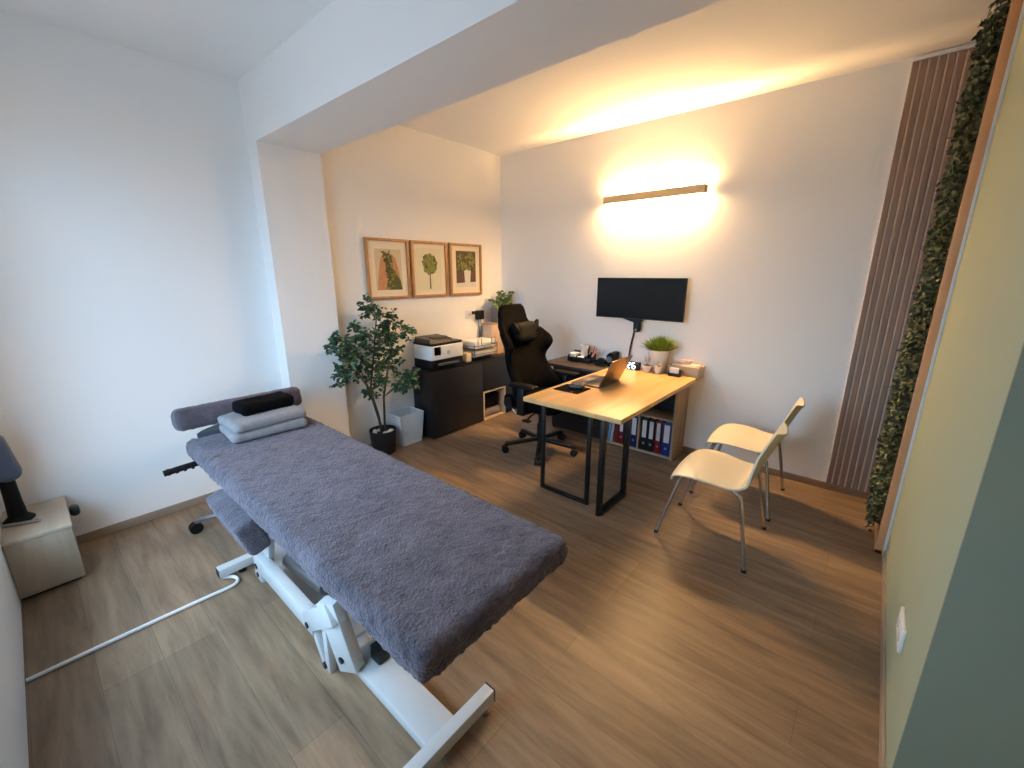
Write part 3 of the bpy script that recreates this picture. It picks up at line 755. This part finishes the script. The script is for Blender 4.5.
# things standing at the far end of the desk / on the bookshelf
zs = bz
ck = thing('digital_clock', 'small black digital clock with glowing pale blue figures', 'clock', (1.69, -.26, dz))
b = bm_new(); box(b, 1.633, 1.745, -.262, -.23, dz+.0005, dz+.07, .005, 3); obj('clock_body', b, BLKP, ck)
LED = mat('clock_led', (214, 238, 255), .5, emit=2.2)
b = bm_new()
def ring(b, cx, cz, r, t, y, a0=0, a1=360, n=18):
    tube(b, [(cx+r*math.cos(R(a0+(a1-a0)*i/n)), y, cz+r*math.sin(R(a0+(a1-a0)*i/n))) for i in range(n+1)], t, 6)
ring(b, 1.692, dz+.025, .014, .0045, -.2635); ring(b, 1.654, dz+.026, .014, .0045, -.2635, 60, 300)
tube(b, [(1.648, -.2635, dz+.06), (1.667, -.2635, dz+.052), (1.69, -.2635, dz+.06)], .0042, 6); tube(b, [(1.70, -.2635, dz+.063), (1.667, -.2635, dz+.045)], .0042, 6)
obj('display', b, LED, ck)

gp = thing('potted_grass', 'round green grass plant in a large white pot at the back wall', 'potted plant', (1.842, -.115, zs))
c = (1.842, -.115, zs+.001)
b = bm_new(); lathe(b, [(0, 0), (.066, 0), (.072, .01), (.092, .195), (.094, .205), (.086, .205), (.08, .17), (0, .17)], c); obj('pot', b, CERW, gp)
b = bm_new(); lathe(b, [(0, .17), (.08, .171), (.078, .18), (0, .185)], c); obj('soil', b, SOIL, gp)
b = bm_new()
for i in range(520):
    a = random.uniform(0, 2*PI); t = random.random()**.7; L = random.uniform(.10, .145)
    p = Vector((c[0]+.06*t*math.cos(a), c[1]+.06*t*math.sin(a), zs+.18))
    d = Vector((.95*t*math.cos(a), .9*t*math.sin(a), 1.05-.45*t+random.uniform(-.1, .1))).normalized()
    q = p+d*L*.6; d2 = (d+Vector((0, 0, -.25*t))).normalized(); e = q+d2*L*.5
    for v in (q, e): v.y = min(v.y, -.012)
    s = d.cross(Vector((math.sin(a), -math.cos(a), .2))).normalized()*.0042
    s2 = Vector((-math.sin(a), math.cos(a), 0))*.0042
    v1, v2, v3, v4, v5 = b.verts.new(p-s2), b.verts.new(p+s2), b.verts.new(q+s2*1.2), b.verts.new(q-s2*1.2), b.verts.new(e)
    b.faces.new((v1, v2, v3, v4)); b.faces.new((v4, v3, v5))
leafobj('grass_blades', b, LEAFG, gp)
def small_pot(x, y, r, h, lab, kind):
    t = thing('small_pot', lab, 'pot', (x, y, dz), 0)
    b = bm_new(); lathe(b, [(0, 0), (r*.72, 0), (r*.8, .004), (r, h-.004), (r, h), (r*.86, h), (r*.84, h*.75), (0, h*.75)], (x, y, dz+.0005), 22); obj('pot', b, CERW, t)
    b = bm_new()
    if kind == 'dry':
        lathe(b, [(0, h*.76), (r*.84, h*.77), (r*.6, h*1.05), (0, h*1.15)], (x, y, dz), 16); obj('soil', b, mat('brown_moss', (118, 96, 66), .9, bump=.5), t)
        b = bm_new()
        for k in range(7):
            a = random.uniform(0, 6.28); tube(b, [(x, y, dz+h), (x+.012*math.cos(a), y+.012*math.sin(a), dz+h+.03), (x+.02*math.cos(a), y+.02*math.sin(a), dz+h+random.uniform(.05, .085))], .0012, 4)
            for j in range(3): leaf(b, Vector((x+.018*math.cos(a), y+.018*math.sin(a), dz+h+.03+.015*j)), Vector((math.cos(a+j), math.sin(a+j), .5)), Vector((0, 0, 1)), .012, .008)
        leafobj('dried_sprigs', b, mat('dusty_rose', (184, 160, 150), .8), t)
    else:
        lathe(b, [(0, h*.76), (r*.84, h*.77), (0, h*.9)], (x, y, dz), 16); obj('soil', b, STONE, t)
        b = bm_new()
        for k in range(16):
            a = k*2.4; dd_ = Vector((math.cos(a)*.6, math.sin(a)*.6, 1.1))
            leaf(b, Vector((x, y, dz+h*.85)), dd_, Vector((-math.cos(a), -math.sin(a), .4)), .035+.012*(k % 3), .014, .1)
        leafobj('succulent_leaves', b, mat('pale_succulent', (196, 190, 170), .7), t)
small_pot(1.807, -.255, .036, .056, 'small white pot with dried sprigs beside the clock', 'dry')
small_pot(1.905, -.255, .034, .058, 'small white pot with a pale succulent beside the card holder', 'pale')
ch = thing('card_holder', 'black card holder with white cards at the far desk corner', 'card holder', (2.04, -.25, dz))
b = bm_new(); box(b, 1.992, 2.088, -.275, -.235, dz+.0005, dz+.008, .002); box(b, 1.992, 2.088, -.275, -.271, dz+.008, dz+.026, .001); box(b, 1.992, 2.088, -.239, -.235, dz+.008, dz+.05, .001)
for x in (1.992, 2.084): box(b, x, x+.004, -.271, -.239, dz+.008, dz+.04, .001)
obj('holder_body', b, BLKP, ch)
b = bm_new(); box(b, 2.0, 2.07, -.266, -.245, dz+.0085, dz+.066, .001); single('business_cards', b, PAPER, 'white business cards standing in the black card holder', 'cards')
wt = thing('wooden_tray', 'open oak box with papers on the shelf at the wall', 'box', (2.08, -.1, zs))
tx0, tx1, ty0, ty1, tz = 1.94, 2.195, -.16, -.014, zs+.098
b = bm_new()
box(b, tx0, tx1, ty0, ty1, zs+.001, zs+.013, .001); box(b, tx0, tx1, ty0, ty0+.012, zs+.013, tz, .001); box(b, tx0, tx1, ty1-.012, ty1, zs+.013, tz, .001)
box(b, tx0, tx0+.012, ty0+.012, ty1-.012, zs+.013, tz, .001); box(b, tx1-.012, tx1, ty0+.012, ty1-.012, zs+.013, tz, .001)
obj('tray_body', b, LOAKX, wt)
b = bm_new(); rbox(b, (2.067, -.087, zs+.064), (.215, .112, .096), .02, .015, amp=.01, nscale=25)
single('paper_napkins', b, mat('tissue_cream', (240, 218, 196), .9), 'cream paper napkins filling the open oak box', 'napkins')
b = bm_new(); rbox(b, (2.06, -.087, zs+.125), (.1, .07, .024), .01, .01, amp=.004, nscale=40)
single('pink_napkin', b, PINK, 'pink folded napkin lying on the cream napkins', 'napkin')

# ------------------------------------------------------------------ monitor
mo = thing('monitor', 'ultrawide black monitor on a wall arm above the desk', 'monitor', (1.61, -.08, 1.13))
b = bm_new()
def mon(u, v): return Vector((1.212+.795*u, -.082-.022*(2*u-1)**2*1.0+.022, 1.13+.35*v))
sheet(b, mon, 16, 2, .02); obj('housing', b, BLKP, mo)
b = bm_new()
def mon2(u, v): return Vector((1.218+.783*u, -.0935-.022*(2*u-1)**2+.022, 1.14+.335*v))
sheet(b, mon2, 16, 2, .001); obj('screen', b, SCREEN, mo)
b = bm_new(); box(b, 1.55, 1.67, -.05, -.028, 1.2, 1.32, .004); box(b, 1.58, 1.64, -.03, 0, 1.16, 1.34, .004); obj('mount_plate', b, BLKM, mo)
b = bm_new(); prism(b, [(1.47, 1.132), (1.66, 1.132), (1.66, 1.115), (1.585, 1.10)], 'y', -.085, -.05); obj('cable_cover', b, BLKP, mo)
b = bm_new(); rbox(b, (1.60, -.045, 1.073), (.068, .05, .12), .024, .008); obj('arm_joint', b, BLKP, mo)
b = bm_new(); cyl(b, (1.60, -.071, 1.035), (1.60, -.068, 1.035), .011, n=18); obj('joint_screw', b, GREYM, mo)
b = bm_new(); tube(b, [(1.575, -.03, 1.10), (1.565, -.02, 1.0), (1.535, -.018, .86), (1.53, -.018, .705)], .008, 8, 2); obj('cable', b, BLKP, mo)

# ------------------------------------------------------------------ office chair
oc = thing('office_chair', 'black high backed office chair with neck pillow at the desk', 'office chair', (1.11, -.79, 0))
c0 = Vector((1.11, -.79, 0))
def backf(u, v):
    s = 2*u-1
    hw = [(0, .235), (.12, .27), (.3, .262), (.45, .25), (.58, .282), (.66, .292), (.73, .268), (.78, .205), (.84, .172), (.92, .165), (.97, .15), (1, .115)]
    for (a, wa), (bb, wb_) in zip(hw, hw[1:]):
        if a <= v <= bb: w = wa+(wb_-wa)*(v-a)/(bb-a); break
    z = .43+.83*v
    x = -.18-.13*v+.03*math.sin(v*PI*1.6)
    wing = abs(s)**3*(.12*math.exp(-((v-.62)/.11)**2)+.16*math.exp(-((v-.14)/.17)**2)+.05)*(1 if v < .74 else max(0, 1-(v-.74)/.06))
    return c0+Vector((x+wing, s*w, z))
b = bm_new(); sheet(b, backf, 22, 34, lambda u, v: .085*(1-.55*abs(2*u-1)**4)*(1-.45*max(0, (v-.8)/.2)**2)); obj('backrest', b, BLKF, oc, angle=80)
b = bm_new(); rbox(b, c0+Vector((-.20, .01, 1.03)), (.10, .27, .17), .044, .015, about((0, 0, 0), 'Y', -10), amp=.006, nscale=9)
b2 = b
np_ = obj('neck_pillow', b, BLKL, oc)
for sgn in (-1, 1): b = bm_new(); tube(b, [c0+Vector((-.195, sgn*.10+.01, 1.04)), c0+Vector((-.185, sgn*.145+.01, 1.085)), c0+Vector((-.18, sgn*.165+.01, 1.125))], [.04, .032, .012], 12); obj('pillow_ear', b, BLKL, np_)
b = bm_new(); rbox(b, c0+Vector((.02, 0, .455)), (.50, .50, .11), .05, .025, amp=.004, nscale=8, sag=lambda p: p+Vector((0, 0, .035*min(1, abs(p.y)/.25)**3))); obj('seat', b, BLKF, oc)
for sgn in (-1, 1):
    yy = sgn*.305+.02
    b = bm_new(); rbox(b, c0+Vector((.035, yy, .648)), (.25, .095, .032), .015, .012); a_ = obj('armrest', b, BLKL, oc)
    b = bm_new(); box(b, c0.x-.02, c0.x+.05, c0.y+yy-.018, c0.y+yy+.018, .40, .635, .006); bar(b, c0+Vector((.015, yy, .41)), c0+Vector((.015, sgn*.12, .395)), .05, .02); obj('arm_post', b, BLKP, a_)
b = bm_new(); box(b, c0.x-.13, c0.x+.12, c0.y-.11, c0.y+.11, .365, .405, .008); obj('tilt_mechanism', b, BLKM, oc)
b = bm_new(); tube(b, [c0+Vector((.03, -.1, .38)), c0+Vector((.04, -.2, .37)), c0+Vector((.06, -.26, .36))], .008, 8); box(b, c0.x+.03, c0.x+.1, c0.y-.30, c0.y-.25, .35, .366, .005); obj('lever', b, BLKP, oc)
b = bm_new(); cyl(b, c0+Vector((-.13, -.27, .475)), c0+Vector((-.13, -.285, .475)), .045, n=20); obj('recline_hub', b, BLKP, oc)
b = bm_new(); box(b, c0.x-.06, c0.x-.05, c0.y-.291, c0.y-.284, .40, .45, .002, M=about(c0+Vector((-.05, -.288, .42)), 'Y', -50)); tg = obj('tag', b, PAPER, oc); tg['label'] = 'white recline lever tag'
b = bm_new(); cyl(b, c0+Vector((0, 0, .10)), c0+Vector((0, 0, .25)), .03); cyl(b, c0+Vector((0, 0, .25)), c0+Vector((0, 0, .37)), .019); obj('gas_column', b, BLKM, oc)
for k in range(5):
    a = R(15.4+72*k)
    d = Vector((math.cos(a), math.sin(a), 0)); s = Vector((-d.y, d.x, 0))
    b = bm_new()
    A, B_ = c0+d*.02+Vector((0, 0, .105)), c0+d*.315+Vector((0, 0, .078))
    bar(b, A, B_, .042, .032, bev=.008)
    lg_ = obj('star_leg', b, BLKP, oc)
    b = bm_new(); q = c0+d*.315
    for sg in (-1, 1): cyl(b, q+s*sg*.006+Vector((0, 0, .03)), q+s*sg*.026+Vector((0, 0, .03)), .03, n=20)
    cyl(b, q+Vector((0, 0, .03)), q+Vector((0, 0, .075)), .009, n=10); box(b, q.x-.02, q.x+.02, q.y-.02, q.y+.02, .05, .066, .006)
    obj('caster', b, BLKP, lg_)

# ------------------------------------------------------------------ visitor chairs
def visitor_chair(loc, rz, label):
    t = thing('visitor_chair', label, 'chair', loc, rz, 'cream shell chairs facing the desk')
    L = Vector(loc); Mr = Matrix.Translation(loc) @ Matrix.Rotation(rz, 4, 'Z')
    prof = [(-.190, .402, .200), (-.184, .426, .218), (-.160, .443, .232), (-.09, .452, .236), (.0, .444, .228), (.08, .428, .214), (.135, .422, .205), (.172, .431, .198), (.197, .458, .192), (.216, .51, .186), (.238, .57, .176), (.261, .63, .160), (.281, .68, .142), (.296, .712, .126), (.304, .724, .112)]
    def f(u, v):
        k = v*(len(prof)-1); i = min(int(k), len(prof)-2); fr = k-i
        # Catmull-Rom
        P = [prof[max(0, i-1)], prof[i], prof[i+1], prof[min(len(prof)-1, i+2)]]
        def cr(q): 
            a, b_, c_, d_ = (p[q] for p in P)
            return .5*((2*b_)+(-a+c_)*fr+(2*a-5*b_+4*c_-d_)*fr**2+(-a+3*b_-3*c_+d_)*fr**3)
        x, z, w = cr(0), cr(1), cr(2); s = 2*u-1
        sw = max(0, 1-v/.5)                       # 1 at the seat front, 0 from the seat back on
        z -= .050*abs(s)**2.4*sw*(1-.3*sw)
        bk = max(0, (v-.55)/.45)
        x += -.035*s*s*min(1, bk*2.2)+.0
        z += .012*math.cos(s*PI)*max(0, (v-.85)/.15)*-1
        return Vector((x, s*w, z))
    b = bm_new(); sheet(b, f, 20, 44, .010); b.transform(Mr); obj('seat_shell', b, CREAM, t, angle=60)
    b = bm_new()
    for sg in (-1, 1):
        tube(b, [(-.13, sg*.15, .424), (-.06, sg*.12, .428), (.06, sg*.12, .412), (.12, sg*.15, .405)], .009, 8, 1)
    tube(b, [(-.06, -.12, .428), (-.06, .12, .428)], .009, 8); tube(b, [(.06, -.12, .412), (.06, .12, .412)], .009, 8)
    b.transform(Mr); obj('under_frame', b, GREYM, t)
    for sg in (-1, 1):
        b = bm_new(); tube(b, [(-.06, sg*.135, .420), (-.135, sg*.17, .408), (-.155, sg*.18, .36), (-.248, sg*.205, .006)], .0105, 10, 2)
        b.transform(Mr); lf = obj('leg', b, CHROME, t)
        b = bm_new(); cyl(b, (-.248, sg*.205, 0), (-.2475, sg*.2048, .014), .0135, n=14); b.transform(Mr); obj('foot_cap', b, BLKP, lf)
        b = bm_new(); tube(b, [(.07, sg*.14, .408), (.125, sg*.18, .404), (.168, sg*.207, .392), (.186, sg*.218, .345), (.245, sg*.255, .006)], .0105, 10, 2)
        b.transform(Mr); lf = obj('leg', b, CHROME, t)
        b = bm_new(); cyl(b, (.245, sg*.255, 0), (.2445, sg*.2548, .014), .0135, n=14); b.transform(Mr); obj('foot_cap', b, BLKP, lf)
    return t
vc = visitor_chair((2.638, -1.118, 0), 0, 'cream shell chair with chrome legs nearest the treatment table')
dup(vc, (2.638, -.49, 0), 0, 'cream shell chair with chrome legs nearest the slat panel')

# ------------------------------------------------------------------ treatment table
tb = thing('treatment_table', 'electric treatment table with lavender grey terry cover and white frame', 'treatment table', (1.5, -2.85, 0))
def sagm(p): return p
b = bm_new(); rbox(b, (1.50, -2.83, .604), (2.06, .63, .098), .036, .010, amp=.006, nscale=60); obj('mattress', b, TERRY, tb, angle=180)
b = bm_new(); rbox(b, (.285, -2.795, .714), (.14, .69, .128), .036, .012, about((0, 0, 0), 'Y', -14), amp=.004, nscale=42); hr = obj('headrest', b, TERRY, tb, angle=180)
b = bm_new()
ft = [(.40+.0*i, 0) for i in range(1)]
pts = [(.47, -3.05), (.44, -3.04)]
n_ = 14
pl_ = [(.468, -3.08)]+[(.468-.11*math.sin(PI*i/n_)**.6, -3.08+.48*i/n_) for i in range(1, n_)]+[(.468, -2.60)]
prism(b, pl_, 'z', .635, .668); obj('head_plate', b, mat('dark_grey_vinyl', (74, 80, 88), .5), tb)
for yy in (-2.95, -2.65):
    b = bm_new(); bar(b, (.62, yy, .535), (.29, yy, .665), .03, .03); obj('head_bracket', b, WMET, tb)
b = bm_new(); rbox(b, (1.075, -3.11, .40), (.44, .095, .17), .022, .012, about((0, 0, 0), 'X', 17), amp=.004, nscale=42); obj('arm_pad', b, TERRY, tb, angle=180)
b = bm_new(); tube(b, [(.9, -3.06, .47), (.9, -2.98, .53)], .012, 8); tube(b, [(1.2, -3.06, .45), (1.2, -2.98, .53)], .012, 8); obj('arm_bracket', b, WMET, tb)
b = bm_new(); tube(b, [(.475, -3.255, .497), (.473, -3.10, .505)], .0165, 14); 
for i in range(4):
    yy = -3.24+.035*i; tube(b, [(.475, yy, .498), (.475, yy+.012, .4985)], .019, 14)
gh = obj('grip_handle', b, BLKP, tb)
b = bm_new(); tube(b, [(.473, -3.10, .505), (.48, -3.0, .52), (.56, -2.95, .535)], .010, 8); obj('handle_rod', b, GREYM, gh)
# upper frame under the mattress
b = bm_new()
for yy in (-3.05, -2.62): bar(b, (.5, yy, .535), (2.3, yy, .535), .04, .04)
for x in (.55, 1.25, 1.9, 2.25): bar(b, (x, -3.05, .535), (x, -2.62, .535), .04, .03)
obj('upper_frame', b, WMET, tb)
# crossbars
b = bm_new(); bar(b, (.868, -3.185, .048), (.868, -2.62, .048), .05, .045); c1 = obj('floor_crossbar', b, WMET, tb)
b = bm_new(); box(b, .845, .891, -3.188, -3.1845, .027, .069, .002); obj('end_cap', b, BLKP, c1)
b = bm_new(); cyl(b, (.868, -3.08, 0), (.868, -3.08, .027), .018); obj('foot', b, BLKP, c1)
b = bm_new(); bar(b, (2.362, -3.30, .065), (2.362, -2.752, .065), .045, .05); c2 = obj('floor_crossbar', b, WMET, tb)
b = bm_new(); box(b, 2.338, 2.386, -2.7525, -2.748, .038, .092, .002); obj('end_cap', b, BLKP, c2)
for yy in (-3.22, -2.78):
    b = bm_new(); cyl(b, (2.362, yy, 0), (2.362, yy, .012), .018); cyl(b, (2.362, yy, .012), (2.362, yy, .041), .008); obj('foot', b, GREYM, c2)
# floor beam plate
b = bm_new(); box(b, 1.80, 2.341, -3.02, -2.90, .04, .085, .006, 2); box(b, .89, 1.78, -3.0, -2.885, .035, .07, .006, 2); obj('floor_beam', b, WMET, tb)
# lift mechanism on the near side (mirrored on the far side)
def plate(poly_, ya, yb, nm, m=WMET):
    b = bm_new(); prism(b, poly_, 'y', ya, yb); bmesh.ops.bevel(b, geom=[e for e in b.edges], offset=.004, segments=2, affect='EDGES'); return obj(nm, b, m, tb)
def beam_(name, A, B, w, h, m=WMET, bev=.005):
    b = bm_new(); bar(b, A, B, w, h, bev=bev); return obj(name, b, m, tb)
BOLT = mat('bolt_dark', (42, 46, 52), .4, .6)
for sy in (1, -1):
    Y = lambda d: -2.955-sy*d                       # near side at d > 0, mirrored on the far side
    plate([(.965, .0), (1.06, .0), (1.045, .175), (.975, .175)], Y(.065), Y(.095), 'hinge_bracket')
    plate([(1.09, .13), (1.15, .115), (1.21, .26), (1.235, .36), (1.17, .36)], Y(.06), Y(.085), 'hinge_bracket')
    beam_('lift_arm', (1.10, Y(.10), .165), (1.70, Y(.10), .165), .045, .088)
    beam_('lift_elbow', (1.655, Y(.10), .165), (1.885, Y(.10), .335), .055, .085)
    beam_('lift_elbow', (1.845, Y(.10), .365), (1.915, Y(.075), .085), .05, .085)
    beam_('strut', (1.675, Y(.10), .15), (1.765, Y(.10), .0), .03, .03)
    beam_('strut', (1.795, Y(.10), .23), (1.785, Y(.10), .0), .03, .036)
    for (x, z, d) in ((1.675, .165, .128), (1.90, .135, .108), (1.77, .025, .118), (1.01, .03, .096), (1.115, .15, .124)):
        b = bm_new(); cyl(b, (x, Y(d+.004), z), (x, Y(d-.006), z), .013, n=16); obj('pivot_bolt', b, BOLT, tb)
b = bm_new(); bar(b, (1.2, -2.93, .30), (2.0, -2.93, .515), .06, .05); obj('scissor_arm', b, WMET, tb)
b = bm_new(); bar(b, (1.86, -2.98, .34), (1.25, -2.98, .515), .04, .045); obj('scissor_arm', b, WMET, tb)
b = bm_new(); cyl(b, (1.2, -2.955, .16), (1.6, -2.955, .22), .035); cyl(b, (1.6, -2.955, .22), (1.85, -2.955, .26), .018); obj('lift_motor', b, GREYM, tb)
b = bm_new(); box(b, 1.93, 1.99, -2.965, -2.91, .0855, .15, .008); obj('motor_block', b, BLKP, tb)
# transport castors at the head end
for (x, y) in ((.28, -3.14), (.10, -2.98)):
    b = bm_new(); 
    for s in (-.014, .014): cyl(b, (x+s-.006, y, .034), (x+s+.006, y, .034), .034, n=24)
    cs = obj('caster', b, BLKP, tb)
    b = bm_new(); tube(b, [(x, y, .034), (x+.01, y+.012, .08), (x+.06, y+.07, .10), (.40, -2.93, .115)], .013, 10, 1); obj('caster_arm', b, GREYM, cs)
b = bm_new(); bar(b, (.40, -2.93, .115), (.86, -2.93, .08), .05, .04); bar(b, (.45, -2.93, .12), (.52, -2.93, .53), .04, .03); obj('caster_carrier', b, WMET, tb)

cb = bm_new(); tube(cb, [(.865, -3.168, .010), (.88, -3.15, .009), (.90, -3.128, .0085), (.935, -3.12, .0085), (.965, -3.135, .0085), (.972, -3.17, .0085), (.965, -3.25, .0085), (.955, -3.5, .0085), (.948, -3.845, .0085)], .0082, 8, 2)
single('power_cable', cb, PLAW, 'white cable running across the floor from the treatment table', 'cable')

# towels
def towel(c, size, lab, m, rz, layers=2, nm='folded_towel'):
    t = thing(nm, lab, 'towel', (c[0], c[1], c[2]-size[2]/2), R(rz), 'towels stacked on the treatment table')
    hh = size[2]/layers
    for i in range(layers):
        b = bm_new(); zc = c[2]-size[2]/2+hh*(i+.5)
        rbox(b, (0, 0, 0), (size[0]-.006*i, size[1]-.005*i, hh*1.04), hh*.5, .012, amp=.004, nscale=28)
        b.transform(Matrix.Translation((c[0], c[1], zc)) @ Matrix.Rotation(R(rz), 4, 'Z'))
        obj('towel_fold', b, m, t, angle=180)
    # rounded front fold joining the layers
    return t
towel((.645, -2.80, .684), (.285, .385, .05), 'light grey folded towel at the bottom of the stack', GREYT, -3, 1)
towel((.638, -2.795, .735), (.278, .38, .05), 'light grey folded towel between the lower grey towel and the black one', GREYT, 2, 1)
b = bm_new(); rbox(b, (0, 0, 0), (.16, .285, .066), .02, .012, amp=.004, nscale=22); b.transform(Matrix.Translation((.585, -2.765, .793)) @ Matrix.Rotation(R(4), 4, 'Z'))
single('black_towel', b, BLKT, 'black rolled towel on top of the grey towels', 'towel', 'towels stacked on the treatment table')

# ------------------------------------------------------------------ box with stand at the left edge
wx = thing('wooden_cabinet', 'small pale oak box cabinet in the left corner by the window wall', 'cabinet', (.12, -3.73, 0))
b = bm_new(); box(b, -.098, .323, -3.848, -3.624, .018, .30, .002); obj('body', b, GOAK, wx)
b = bm_new(); box(b, -.098, .327, -3.848, -3.620, .3005, .318, .002); obj('top_board', b, GOAKX, wx)
b = bm_new(); box(b, -.09, .30, -3.845, -3.64, 0, .018); obj('plinth', b, BLKP, wx)
b = bm_new(); rbox(b, (.075, -3.598, .283), (.075, .04, .05), .019, .008); obj('knob', b, BLKP, wx)
st_ = thing('black_stand', 'black flared stand with grey blue head on the oak box', 'stand', (.09, -3.79, .319))
b = bm_new(); lathe(b, [(0, 0), (.056, 0), (.057, .006), (.048, .016), (.034, .03), (.03, .1), (.026, .26), (0, .262)], (.085, -3.788, .3195), 30); obj('stand_base', b, BLKL, st_)
b = bm_new(); rbox(b, (.10, -3.785, .66), (.12, .09, .24), .04, .015, about((0, 0, 0), 'X', 8)); obj('stand_head', b, NAVY, st_)
b = bm_new(); cyl(b, (.128, -3.84, .3275), (.182, -3.728, .3275), .0085, n=14); cyl(b, (.182, -3.728, .3275), (.187, -3.717, .3275), .0085, .003, n=14)
single('silver_pen', b, GREYM, 'silver pen lying at the edge of the oak box', 'pen')

# ------------------------------------------------------------------ light and camera
w = bpy.data.worlds.new('sky'); SC.world = w; w.use_nodes = True
nt = w.node_tree
bg = nt.nodes['Background']; bg.inputs['Strength'].default_value = 8.1
tc = nt.nodes.new('ShaderNodeTexCoord'); sx = nt.nodes.new('ShaderNodeSeparateXYZ'); cr = nt.nodes.new('ShaderNodeValToRGB')
mr = nt.nodes.new('ShaderNodeMapRange'); mr.inputs['From Min'].default_value = -1; mr.inputs['From Max'].default_value = 1
nt.links.new(tc.outputs['Generated'], sx.inputs[0]); nt.links.new(sx.outputs['Z'], mr.inputs['Value']); nt.links.new(mr.outputs['Result'], cr.inputs['Fac'])
E_ = cr.color_ramp.elements
E_[0].position = .46; E_[0].color = (.14, .185, .24, 1); E_[1].position = .53; E_[1].color = (.34, .56, .82, 1)
e2 = E_.new(.8); e2.color = (.58, .87, 1.2, 1)
nt.links.new(cr.outputs['Color'], bg.inputs['Color'])
pd = bpy.data.lights.new('window_portal', 'AREA'); pd.shape = 'RECTANGLE'; pd.size = WX1-WX0; pd.size_y = WZ1-WZ0
pd.cycles.is_portal = True
po = bpy.data.objects.new('window_portal', pd); COL.objects.link(po)
po.location = ((WX0+WX1)/2, YW-.05, (WZ0+WZ1)/2); po.rotation_euler = (R(90), 0, 0)

cam = bpy.data.cameras.new('camera'); co = bpy.data.objects.new('camera', cam); COL.objects.link(co)
yaw, pitch, roll, f = R(40.6865), R(-14.7117), R(-.0726), 421.2318
cam.sensor_fit = 'HORIZONTAL'; cam.sensor_width = 36; cam.lens = 36*f/1024; cam.clip_start = .02
cy_, sy_, cp_, sp_ = math.cos(yaw), math.sin(yaw), math.cos(pitch), math.sin(pitch)
fw = Vector((-sy_*cp_, cy_*cp_, sp_)); rt = Vector((cy_, sy_, 0)); up = rt.cross(fw)
r2 = rt*math.cos(roll)+up*math.sin(roll); u2 = -rt*math.sin(roll)+up*math.cos(roll)
M = Matrix(((r2.x, u2.x, -fw.x, 3.1935), (r2.y, u2.y, -fw.y, -3.5955), (r2.z, u2.z, -fw.z, 1.5183), (0, 0, 0, 1)))
co.matrix_world = M
SC.camera = co

vs = SC.view_settings
vs.view_transform = 'Standard'; vs.look = 'None'; vs.exposure = 0.5; vs.gamma = 1.0; vs.use_curve_mapping = False
SC.cycles.max_bounces = 10; SC.cycles.diffuse_bounces = 6; SC.cycles.use_denoising = True; SC.cycles.sample_clamp_indirect = 8
SC.cycles.caustics_reflective = False; SC.cycles.caustics_refractive = False
